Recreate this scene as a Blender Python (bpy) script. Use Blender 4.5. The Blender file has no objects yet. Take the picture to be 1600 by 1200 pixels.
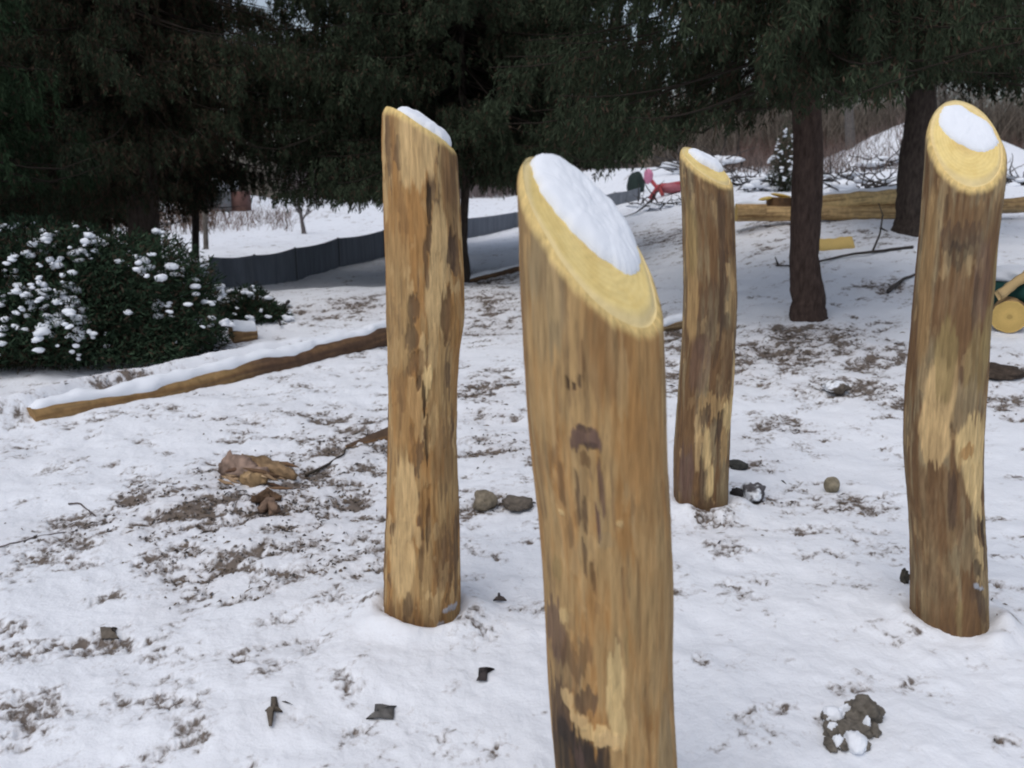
import bpy, math, random
import numpy as np, time
T0 = time.time()
from mathutils import Vector
R = math.radians
rng = np.random.default_rng(11)
random.seed(11)
scene = bpy.context.scene
col = scene.collection

# ------------------------------------------------------------------ camera
CAM_H, PITCH, F = 1.55, R(13.83), 1300.0          # eye height, tilt down, focal length in px of a 1600 px wide frame
cam_d = bpy.data.cameras.new('camera')
cam = bpy.data.objects.new('camera', cam_d); col.objects.link(cam)
cam.location = (0, 0, CAM_H); cam.rotation_euler = (R(90) - PITCH, 0, 0)
cam_d.sensor_width = 36; cam_d.lens = 36 * F / 1600
cam_d.clip_start = 0.05; cam_d.clip_end = 900
cam_d.dof.use_dof = True; cam_d.dof.focus_distance = 3.4; cam_d.dof.aperture_fstop = 3.8
scene.camera = cam

# ------------------------------------------------------------------ sky and sun
SUN_EL, SUN_ROT = R(62), R(215)
w = bpy.data.worlds.new('World'); scene.world = w; w.use_nodes = True
nt = w.node_tree; nt.nodes.clear()
sky = nt.nodes.new('ShaderNodeTexSky'); sky.sky_type = 'NISHITA'; sky.sun_disc = False
sky.sun_elevation = SUN_EL; sky.sun_rotation = SUN_ROT
sky.air_density = 1.0; sky.dust_density = 3.0; sky.ozone_density = 1.0; sky.altitude = 100
hs = nt.nodes.new('ShaderNodeHueSaturation'); hs.inputs['Saturation'].default_value = 0.66
bg = nt.nodes.new('ShaderNodeBackground'); bg.inputs['Strength'].default_value = 0.10
wo = nt.nodes.new('ShaderNodeOutputWorld')
nt.links.new(sky.outputs[0], hs.inputs['Color']); nt.links.new(hs.outputs[0], bg.inputs[0]); nt.links.new(bg.outputs[0], wo.inputs[0])
sl = bpy.data.lights.new('sun', 'SUN'); sl.energy = 0.7; sl.angle = R(50); sl.color = (1.0, 0.99, 0.98)
so = bpy.data.objects.new('sun', sl); col.objects.link(so)
so.rotation_euler = (-(R(90) - SUN_EL), 0, -SUN_ROT); so.location = (-6, 20, 15)
scene.view_settings.view_transform = 'Standard'; scene.view_settings.look = 'None'
scene.view_settings.exposure = 0.42; scene.view_settings.gamma = 1.0
scene.render.engine = 'CYCLES'
scene.cycles.max_bounces = 6; scene.cycles.diffuse_bounces = 4
scene.cycles.filter_width = 2.0

# ------------------------------------------------------------------ noise
def _hash(ix, iy, iz, seed):
    h = (ix.astype(np.int64) * 374761393 + iy.astype(np.int64) * 668265263 + iz.astype(np.int64) * 2147483647 + seed * 974634777) & 0xFFFFFFFF
    h = ((h ^ (h >> 13)) * 1274126177) & 0xFFFFFFFF
    h = ((h ^ (h >> 16)) * 2246822519) & 0xFFFFFFFF
    return ((h ^ (h >> 15)) & 0xFFFFFF) / float(0xFFFFFF)
def vnoise(x, y, z=0.0, seed=0):
    x = np.asarray(x, float); y = np.asarray(y, float); z = np.zeros_like(x) + z
    ix, iy, iz = np.floor(x), np.floor(y), np.floor(z)
    fx, fy, fz = x - ix, y - iy, z - iz
    fx, fy, fz = [t * t * (3 - 2 * t) for t in (fx, fy, fz)]
    r = 0
    for a in (0, 1):
        for b in (0, 1):
            for c in (0, 1):
                r = r + _hash(ix + a, iy + b, iz + c, seed) * (fx if a else 1 - fx) * (fy if b else 1 - fy) * (fz if c else 1 - fz)
    return r * 2 - 1
def fbm(x, y, z=0.0, seed=0, octv=4, gain=0.5):
    s, a, f, n = 0, 1.0, 1.0, 0
    for o in range(octv):
        s = s + a * vnoise(np.asarray(x) * f, np.asarray(y) * f, np.asarray(z) * f, seed + o * 17); n += a; a *= gain; f *= 2.03
    return s / n
def S(t, a=0.0, b=1.0):
    t = np.clip((np.asarray(t, float) - a) / (b - a), 0, 1); return t * t * (3 - 2 * t)

# ------------------------------------------------------------------ terrain height and pixel helpers
def gauss(x, y, cx, cy, sx, sy): return np.exp(-((x - cx) / sx) ** 2 - ((y - cy) / sy) ** 2)
def H0(x, y):
    x = np.asarray(x, float); y = np.asarray(y, float)
    h = 1.0 * S(y, 4.0, 14.0) * S(x, -1.2, 5.5)
    h = h + 0.005 * np.clip(y - 14, 0, 60) * S(x, -4, 8) + 0.046 * np.clip(y - 16, 0, 21) * S(x, 1, 7)
    h = h + 1.9 * gauss(x, y, 17.2, 36, 2.6, 6)
    h = h + 1.5 * gauss(x, y, -22, 52, 6, 6)
    h = h + 0.22 * gauss(x + (y - 9) * -0.55, y, -2.6, 10.2, 2.0, 1.3)     # snow bank in front of the silt fence
    h = h + 0.012 * np.clip(y - 60, 0, 200)
    t = ((x + 3.19) * .605 + (y - 5.39) * .796); q = (-(x + 3.19) * .796 + (y - 5.39) * .605)       # snow drifted against the far side of the long log
    h = h + 0.15 * np.exp(-((q - .05 - .19 * S(t, -.2, .5)) / .15) ** 2) * S(t, -3.0, -1.0) * S(-t, -4.2, -3.0)
    return h
def ray(px, py):
    dx, dy = (px - 800) / F, (600 - py) / F
    c, s = math.cos(PITCH), math.sin(PITCH)
    return np.array([dx, c + dy * s, -s + dy * c])
def P(px, py, Y):
    d = ray(px, py); d = d / d[1] * Y
    return np.array([d[0], d[1], CAM_H + d[2]])
def G(px, py):
    d = ray(px, py); d = d / d[1]; Y = 0.8; st = 0.05
    while Y < 150:
        p = d * Y
        if CAM_H + p[2] <= H0(p[0], Y): break
        Y += st; st *= 1.01
    return np.array([d[0] * Y, Y, float(H0(d[0] * Y, Y))])
def depth(p): return p[1] * math.cos(PITCH) + (CAM_H - p[2]) * math.sin(PITCH)
def size(px, p): return px / F * depth(p)

# ------------------------------------------------------------------ mesh helpers
def mesh_np(name, V, Fq, mat, parent=None, C=None, smooth=True, loc=None):
    V = np.asarray(V, np.float32).reshape(-1, 3); Fq = np.asarray(Fq, np.int32)
    me = bpy.data.meshes.new(name); k = Fq.shape[1]; n = len(Fq)
    me.vertices.add(len(V)); me.vertices.foreach_set('co', V.ravel())
    me.loops.add(n * k); me.loops.foreach_set('vertex_index', Fq.ravel())
    me.polygons.add(n); me.polygons.foreach_set('loop_start', np.arange(0, n * k, k, dtype=np.int32))
    if smooth: me.polygons.foreach_set('use_smooth', np.ones(n, bool))
    if C is not None:
        at = me.color_attributes.new('Col', 'FLOAT_COLOR', 'POINT')
        c4 = np.ones((len(V), 4), np.float32); c4[:, :C.shape[1]] = C; at.data.foreach_set('color', c4.ravel())
    me.update(calc_edges=True)
    if len(V) < 400000: me.validate()
    me.materials.append(mat)
    o = bpy.data.objects.new(name, me); col.objects.link(o)
    if parent is not None: o.parent = parent
    if loc is not None: o.location = loc
    return o
class MB:
    def __init__(s): s.V, s.F, s.C, s.n = [], [], [], 0
    def add(s, V, Fq, c=(1, 1, 1)):
        V = np.asarray(V, float).reshape(-1, 3); c = np.asarray(c, float)
        if c.ndim == 1: c = np.tile(c, (len(V), 1))
        s.V.append(V); s.F.append(np.asarray(Fq) + s.n); s.C.append(c); s.n += len(V)
    def tube(s, pts, rad, sides=6, c=(1, 1, 1), cap=True, rough=0.0, seed=0):
        pts = np.asarray(pts, float); n = len(pts); rad = np.zeros(n) + rad
        T = np.gradient(pts, axis=0); T /= np.linalg.norm(T, axis=1)[:, None] + 1e-9
        up = np.array([0, 0, 1.0]) if abs(T[0][2]) < 0.85 else np.array([0, 1.0, 0])
        A = np.cross(T, up); A /= np.linalg.norm(A, axis=1)[:, None] + 1e-9; B = np.cross(T, A)
        th = np.arange(sides) / sides * 2 * math.pi
        rr = rad[:, None] * np.ones(sides)
        if rough: rr = rr * (1 + rough * fbm(np.cos(th)[None] * 2 + 0 * rr, np.sin(th)[None] * 2 + 0 * rr, np.arange(n)[:, None] * 0.25 + 0 * rr, seed))
        V = pts[:, None] + rr[..., None] * (np.cos(th)[None, :, None] * A[:, None] + np.sin(th)[None, :, None] * B[:, None])
        i = np.arange(n - 1)[:, None] * sides; j = np.arange(sides)[None]; j2 = (j + 1) % sides
        Fq = np.stack([i + j, i + j2, i + sides + j2, i + sides + j], -1).reshape(-1, 4)
        V = V.reshape(-1, 3)
        if cap:
            V = np.vstack([V, pts[0], pts[-1]]); b = (n - 1) * sides; j = np.arange(sides); j2 = (j + 1) % sides
            Fq = np.vstack([Fq, np.stack([j2, j, j * 0 + n * sides, j * 0 + n * sides], -1), np.stack([b + j, b + j2, j * 0 + n * sides + 1, j * 0 + n * sides + 1], -1)])
        s.add(V, Fq, c)
    def box(s, c0, sx, sy, sz, M=None, c=(1, 1, 1)):
        v = np.array([(x, y, z) for x in (-.5, .5) for y in (-.5, .5) for z in (-.5, .5)]) * [sx, sy, sz]
        if M is not None: v = v @ np.asarray(M).T
        s.add(v + np.asarray(c0), [(0, 1, 3, 2), (4, 6, 7, 5), (0, 4, 5, 1), (2, 3, 7, 6), (0, 2, 6, 4), (1, 5, 7, 3)], c)
    def build(s, name, mat, parent=None, smooth=True):
        V = np.vstack(s.V); C = np.vstack(s.C); Fq = np.vstack(s.F)
        # fan caps were written as quads with a repeated corner: split them off as triangles
        tri = Fq[:, 2] == Fq[:, 3]
        if tri.any():
            me = bpy.data.meshes.new(name); T = Fq[tri][:, :3]; Q = Fq[~tri]
            me.vertices.add(len(V)); me.vertices.foreach_set('co', V.astype(np.float32).ravel())
            me.loops.add(T.size + Q.size); me.loops.foreach_set('vertex_index', np.concatenate([Q.ravel(), T.ravel()]).astype(np.int32))
            me.polygons.add(len(T) + len(Q))
            me.polygons.foreach_set('loop_start', np.concatenate([np.arange(len(Q)) * 4, Q.size + np.arange(len(T)) * 3]).astype(np.int32))
            if smooth: me.polygons.foreach_set('use_smooth', np.ones(len(T) + len(Q), bool))
            at = me.color_attributes.new('Col', 'FLOAT_COLOR', 'POINT')
            c4 = np.ones((len(V), 4), np.float32); c4[:, :3] = C; at.data.foreach_set('color', c4.ravel())
            me.update(calc_edges=True); me.validate(); me.materials.append(mat)
            o = bpy.data.objects.new(name, me); col.objects.link(o)
            if parent is not None: o.parent = parent
            return o
        return mesh_np(name, V, Fq, mat, parent, C, smooth)
def tag(o, label=None, cat=None, group=None, kind=None):
    if label: o['label'] = label
    if cat: o['category'] = cat
    if group: o['group'] = group
    if kind: o['kind'] = kind
    return o
def empty(name, loc=(0, 0, 0)):
    # parts are modelled in world coordinates and moved back under the empty
    o = bpy.data.objects.new(name, None); col.objects.link(o); o.location = [float(v) for v in loc]; o.empty_display_size = 0.2
    return o
def under(part, root):
    part.parent = root
    part.data.transform(__import__('mathutils').Matrix.Translation(-root.location)); return part

# ------------------------------------------------------------------ materials
def new_mat(name):
    m = bpy.data.materials.new(name); m.use_nodes = True; n = m.node_tree; b = n.nodes['Principled BSDF']; return m, n, b
def attr_mat(name, rough=0.8, noise=None, amt=0.3, bump=0.0, bscale=None, spec=0.3, trans=0.0):
    """colour comes from the mesh's own colour attribute, broken up by a stretched noise"""
    m, n, b = new_mat(name); L = n.links
    a = n.nodes.new('ShaderNodeAttribute'); a.attribute_name = 'Col'
    out = a.outputs['Color']
    tc = n.nodes.new('ShaderNodeTexCoord')
    if noise:
        mp = n.nodes.new('ShaderNodeMapping'); mp.inputs['Scale'].default_value = noise; L.new(tc.outputs['Object'], mp.inputs[0])
        t = n.nodes.new('ShaderNodeTexNoise'); t.inputs['Scale'].default_value = 1.0; t.inputs['Detail'].default_value = 6; t.inputs['Roughness'].default_value = 0.6
        L.new(mp.outputs[0], t.inputs['Vector'])
        mr = n.nodes.new('ShaderNodeMapRange'); mr.inputs['From Min'].default_value = 0.3; mr.inputs['From Max'].default_value = 0.7
        mr.inputs['To Min'].default_value = 1 - amt; mr.inputs['To Max'].default_value = 1 + amt; L.new(t.outputs['Fac'], mr.inputs['Value'])
        mx = n.nodes.new('ShaderNodeVectorMath'); mx.operation = 'SCALE'; L.new(out, mx.inputs[0]); L.new(mr.outputs[0], mx.inputs['Scale'])
        out = mx.outputs[0]
        if bump:
            bp = n.nodes.new('ShaderNodeBump'); bp.inputs['Strength'].default_value = bump; bp.inputs['Distance'].default_value = 0.01
            L.new(t.outputs['Fac'], bp.inputs['Height']); L.new(bp.outputs[0], b.inputs['Normal'])
    L.new(out, b.inputs['Base Color']); b.inputs['Roughness'].default_value = rough; b.inputs['Specular IOR Level'].default_value = spec
    return m
def snow_mat(name, base=(0.80, 0.83, 0.88)):
    m, n, b = new_mat(name); L = n.links
    tc = n.nodes.new('ShaderNodeTexCoord'); t = n.nodes.new('ShaderNodeTexNoise'); t.inputs['Scale'].default_value = 45; t.inputs['Detail'].default_value = 5
    L.new(tc.outputs['Object'], t.inputs['Vector'])
    bp = n.nodes.new('ShaderNodeBump'); bp.inputs['Strength'].default_value = 0.25; bp.inputs['Distance'].default_value = 0.003
    L.new(t.outputs['Fac'], bp.inputs['Height']); L.new(bp.outputs[0], b.inputs['Normal'])
    b.inputs['Base Color'].default_value = (*base, 1); b.inputs['Roughness'].default_value = 0.75; b.inputs['Specular IOR Level'].default_value = 0.2
    return m
SNOW = snow_mat('snow')
WOOD = attr_mat('peeled_wood', 0.8, (85, 85, 9), 0.26, 0.6, spec=0.15)
CUT = attr_mat('sawn_wood', 0.75, (60, 30, 60), 0.06, 0.12, spec=0.2)
BARK = attr_mat('bark', 0.95, (28, 28, 9), 0.45, 0.9, spec=0.1)
NEEDLE = attr_mat('needles', 0.9, None, spec=0.03)
TWIG = attr_mat('twigs', 0.9, None, spec=0.1)
LITTER = attr_mat('litter', 0.9, (60, 60, 60), 0.3, 0.3, spec=0.15)
CLOTH = attr_mat('woven_cloth', 0.8, (14, 14, 1.2), 0.25, 0.4, spec=0.2)
STONE = attr_mat('stone', 0.9, (50, 50, 50), 0.3, 0.7, spec=0.2)
PLASTIC = attr_mat('plastic', 0.55, (9, 9, 9), 0.15, 0.1, spec=0.4)

# ------------------------------------------------------------------ ground: dirty places given as (pixel x, y, radius x, radius y, density)
DIRT = [(450, 790, 170, 75, .85), (400, 740, 90, 35, .9), (300, 815, 120, 50, .7), (560, 700, 60, 40, .9), (520, 660, 80, 30, .5), (520, 890, 70, 30, .75),
        (180, 990, 60, 30, .35), (330, 870, 150, 60, .5), (480, 740, 90, 40, .75), (240, 780, 60, 30, .6), (120, 880, 160, 70, .18), (430, 930, 60, 30, .5), (250, 960, 60, 30, .5), (430, 1130, 40, 24, .3), (150, 1110, 120, 50, .10),
        (770, 610, 50, 22, .85), (775, 700, 60, 25, .7), (760, 650, 50, 20, .5), (770, 505, 60, 25, .8), (765, 470, 55, 22, .8), (560, 480, 70, 16, .95), (500, 490, 60, 16, .7),
        (760, 440, 50, 12, .8), (780, 785, 60, 20, .5),
        (1200, 545, 130, 26, 1.0), (1330, 560, 120, 22, .85), (1260, 525, 110, 22, 1.1), (1150, 570, 60, 30, .9), (1180, 580, 70, 16, .6), (1330, 610, 80, 22, .75), (1300, 570, 60, 18, .6), (1390, 620, 60, 26, .65), (1230, 670, 60, 20, .35), (1170, 700, 50, 40, .35),
        (1050, 520, 40, 30, 1.0), (1045, 580, 30, 30, .6), (1575, 580, 50, 14, 1.2), (1580, 635, 60, 26, .7), (1310, 790, 60, 40, .3), (1120, 830, 60, 30, .45), (1190, 780, 40, 20, .4),
        (1040, 370, 60, 22, .6), (1080, 350, 40, 15, .4), (1200, 390, 60, 22, .4), (1220, 350, 60, 14, .5), (1330, 370, 80, 16, .4), (1390, 455, 40, 14, .7), (1550, 970, 60, 60, .3),
        (380, 660, 90, 30, .35), (130, 830, 140, 30, .4), (60, 720, 80, 40, .2), (420, 340, 80, 18, .3), (1340, 1160, 60, 30, .35), (1570, 1160, 50, 30, .3), (150, 600, 170, 18, .5), (340, 550, 60, 14, .6)]
DG = []
for (px, py, rx, ry, dn) in DIRT:
    c = G(px, py); rX = size(rx, c)
    a = G(px, py + ry); b2 = G(px, max(py - ry, 285)); rY = max(0.5 * abs(b2[1] - a[1]), 0.08)
    DG.append((c[0], c[1], rX, rY, dn))
def dirt(x, y):
    d = np.zeros_like(x); md = 0.85 + .45 * fbm(x * 2.6, y * 2.6, 8.0, 91, 3)
    for (cx, cy, rx, ry, dn) in DG:
        d = np.maximum(d, dn * np.exp(-(((x - cx) / rx) ** 2 + ((y - cy) / ry) ** 2) * .85) )
    d = d * md
    bgd = 0.03 + 0.045 * S(-x, -0.2, 1.0) * S(-y, -9, -6)
    return np.maximum(d, bgd + 0 * x)
QN = np.sort(fbm(rng.uniform(-40, 40, 20000), rng.uniform(-40, 40, 20000), 6.0, 61, 6, 0.72)); QP = np.linspace(0, 1, 20000)
def litter_field(x, y, d):
    # positive where soil and litter show through the snow; d is the share of ground they cover
    ang = -0.35; u, v = x * math.cos(ang) - y * math.sin(ang), x * math.sin(ang) + y * math.cos(ang)
    n = fbm(u * 6.5, v * 9.5, 6.0, 61, 6, 0.72)
    return n - np.interp(1 - np.clip(d, 0.004, .98) * .80, QP, QN)
def lumps(x, y):
    near = S(-y, -30, -14)
    h = 0.040 * fbm(x * 1.3, y * 1.3, 3.1, 5, 3) + 0.030 * near * fbm(x * 4.2, y * 4.2, 1.7, 9, 4) + 0.006 * near * fbm(x * 17, y * 17, 0.4, 21, 3)
    d = dirt(x, y); lf = litter_field(x, y, d); h = h - 0.016 * S(lf, -.06, .12) + 0.022 * S(d, .15, .6) * (fbm(x * 11, y * 11, 2.2, 31, 4)) + 0.012 * S(lf, 0, .2) * np.abs(fbm(x * 24, y * 24, 5, 33, 3))
    return h, d
POSTS_XY = []   # filled below, before the ground is built
def Hs(x, y):
    x = np.atleast_1d(np.asarray(x, float)); y = np.atleast_1d(np.asarray(y, float))
    l, d = lumps(x, y); h = H0(x, y) + l
    for (cx, cy, rr) in POSTS_XY:
        q = np.hypot(x - cx, y - cy); h = h + (0.030 + .045 * fbm(x * 5, y * 5, 3, 77, 3)) * np.exp(-((q - rr * 1.35) / 0.06) ** 2) - 0.006 * np.exp(-((q - rr) / 0.018) ** 2) + 0.015 * np.exp(-(q / (rr * 2.2)) ** 2) * fbm(x * 14, y * 14, 0, 3, 3)
    return h
def gz(x, y): return float(Hs(x, y)[0])

# post data: base Y, base z offset, edge table (pixel y, left x, right x), cut gradient (gx, gy), cut centre (pixel), seed
POST = {
 'left': dict(Y=2.80, edges=[(150, 597, 708), (180, 597, 709), (220, 597.5, 713), (300, 599.5, 717), (360, 601, 721), (420, 602.5, 724), (470, 603, 725), (510, 604, 724), (545, 605, 718), (600, 606, 715), (680, 606, 714), (760, 604, 717), (850, 601, 720), (920, 600, 720), (1010, 600, 720)],
              g=(-0.62, -0.03), c=(655, 194), top=(600, 166)),
 'front': dict(Y=1.65, edges=[(240, 804, 1030), (300, 805, 1033), (400, 808, 1035), (480, 811, 1035), (560, 815, 1038), (640, 820, 1040), (720, 828, 1043), (800, 838, 1048), (880, 845, 1051), (960, 849, 1052), (1040, 853, 1051), (1120, 858, 1054), (1200, 864, 1058), (1300, 872, 1066), (1420, 880, 1076)],
               g=(-0.82, 0.78), c=(918, 366), top=(838, 243)),
 'middle': dict(Y=3.86, edges=[(215, 1061, 1142), (250, 1061, 1143), (300, 1063, 1146), (350, 1065, 1148), (400, 1067, 1150), (450, 1068, 1152), (500, 1067, 1150), (550, 1064, 1148), (600, 1059, 1145), (650, 1056, 1142), (700, 1053, 1140), (750, 1052, 1138), (830, 1055, 1137)],
               g=(-0.47, 0.52), c=(1103, 258), top=(1072, 222)),
 'right': dict(Y=2.74, edges=[(135, 1447, 1572), (200, 1446, 1572), (250, 1444, 1572), (300, 1440, 1568), (350, 1436, 1561), (400, 1431, 1556), (450, 1426, 1552), (500, 1422, 1548), (550, 1418, 1545), (600, 1413, 1542), (650, 1410.5, 1538), (700, 1410, 1536), (750, 1412, 1536), (800, 1416, 1538), (850, 1419, 1541), (900, 1420, 1544), (960, 1420, 1545), (1030, 1421, 1546)],
               g=(0.22, 1.20), c=(1509, 221), top=(1487, 134)),
}
for k, p in POST.items():
    Y = p['Y']; rows = []
    for (py, xl, xr) in p['edges']:
        a, b = P(xl, py, Y), P(xr, py, Y); ca = math.cos(math.atan2(0.5 * (a[0] + b[0]), Y)); rows.append((a[2], 0.5 * (a[0] + b[0]), 0.5 * (b[0] - a[0]) * ca))   # a round post seen at an angle shows wider on its own plane
    rows.sort(); p['z'], p['cx'], p['r'] = [np.array(v) for v in zip(*rows)]
    p['z0'] = float(p['z'][0]); x0 = float(np.interp(0, p['z'], p['cx'])); r0 = float(np.interp(0, p['z'], p['r']))
    p['x0'], p['r0'] = x0, r0; POSTS_XY.append((x0, Y, r0))

# ------------------------------------------------------------------ ground sheet
an = np.concatenate([np.linspace(-180, -46, 60)[:-1], np.linspace(-46, 46, 760), np.linspace(46, 180, 60)[1:]])
rd = np.concatenate([np.linspace(0.02, 1.0, 30)[:-1], np.geomspace(1.0, 30, 620)[:-1], np.geomspace(30, 420, 90)])
A_, R_ = np.meshgrid(R(1) * an, rd); X, Yg = R_ * np.sin(A_), R_ * np.cos(A_)
Z = np.zeros_like(X)
fx, fy = X.ravel(), Yg.ravel(); l_, d_ = lumps(fx, fy); Z = Hs(fx, fy)
na = len(an); i = np.arange(len(rd) - 1)[:, None] * na; j = np.arange(na - 1)[None]
Fq = np.stack([i + j, i + na + j, i + na + j + 1, i + j + 1], -1).reshape(-1, 4)
C = np.stack([np.clip(d_, 0, 1.2), np.clip(litter_field(fx, fy, d_) + .5, 0, 1), d_ * 0], -1)
gm, n, b = new_mat('snowy_ground'); L = n.links
at = n.nodes.new('ShaderNodeAttribute'); at.attribute_name = 'Col'
tc = n.nodes.new('ShaderNodeTexCoord')
def noise(sc, det, ro=0.6, vec=None, dist=0.0):
    t = n.nodes.new('ShaderNodeTexNoise'); t.inputs['Scale'].default_value = sc; t.inputs['Detail'].default_value = det; t.inputs['Roughness'].default_value = ro; t.inputs['Distortion'].default_value = dist
    L.new(vec or tc.outputs['Object'], t.inputs['Vector']); return t.outputs['Fac']
def math_(op, a, b2, clamp=False):
    m = n.nodes.new('ShaderNodeMath'); m.operation = op; m.use_clamp = clamp
    for k2, v in enumerate((a, b2)):
        if isinstance(v, (int, float)): m.inputs[k2].default_value = v
        else: L.new(v, m.inputs[k2])
    return m.outputs[0]
def mix(f, a, b2):
    m = n.nodes.new('ShaderNodeMix'); m.data_type = 'RGBA'
    if isinstance(f, (int, float)): m.inputs[0].default_value = f
    else: L.new(f, m.inputs[0])
    for k2, v in ((6, a), (7, b2)):
        if isinstance(v, tuple): m.inputs[k2].default_value = (*v, 1)
        else: L.new(v, m.inputs[k2])
    return m.outputs[2]
mpn = n.nodes.new('ShaderNodeMapping'); mpn.inputs['Scale'].default_value = (1, 1, 0.2); L.new(tc.outputs['Object'], mpn.inputs[0])
vec = mpn.outputs[0]
fine = noise(26, 6, 0.65, vec, 0.5)
sp_ = n.nodes.new('ShaderNodeSeparateColor'); L.new(at.outputs['Color'], sp_.inputs[0])
v = math_('ADD', math_('SUBTRACT', sp_.outputs[1], 0.5), math_('MULTIPLY', math_('SUBTRACT', fine, 0.5), 1.5))
mk = math_('MULTIPLY', math_('SUBTRACT', v, 0.0), 5.0, True)
soft = math_('MULTIPLY', math_('ADD', v, 0.20), 3.2, True)
dirtc = mix(noise(30, 4, 0.6, vec), (0.06, 0.047, 0.038), (0.19, 0.145, 0.11))
snowc = mix(noise(1.2, 3, 0.5, vec), (0.76, 0.79, 0.84), (0.84, 0.86, 0.90))
snowd = mix(math_('MULTIPLY', sp_.outputs[0], 0.42), snowc, (0.44, 0.40, 0.385))
c1 = mix(math_('MULTIPLY', soft, 0.55), snowd, (0.33, 0.285, 0.26))
c2 = mix(math_('MULTIPLY', mk, 0.92), c1, dirtc)
L.new(c2, b.inputs['Base Color']); b.inputs['Roughness'].default_value = 0.8; b.inputs['Specular IOR Level'].default_value = 0.15
hgt = math_('ADD', math_('MULTIPLY', noise(38, 6, 0.6, vec), 0.8), math_('MULTIPLY', mk, -0.6))
bp = n.nodes.new('ShaderNodeBump'); bp.inputs['Strength'].default_value = 0.6; bp.inputs['Distance'].default_value = 0.012
L.new(hgt, bp.inputs['Height']); L.new(bp.outputs[0], b.inputs['Normal'])
g_ = mesh_np('ground', np.stack([fx, fy, Z], -1), Fq, gm, None, C); g_['kind'] = 'structure'

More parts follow.
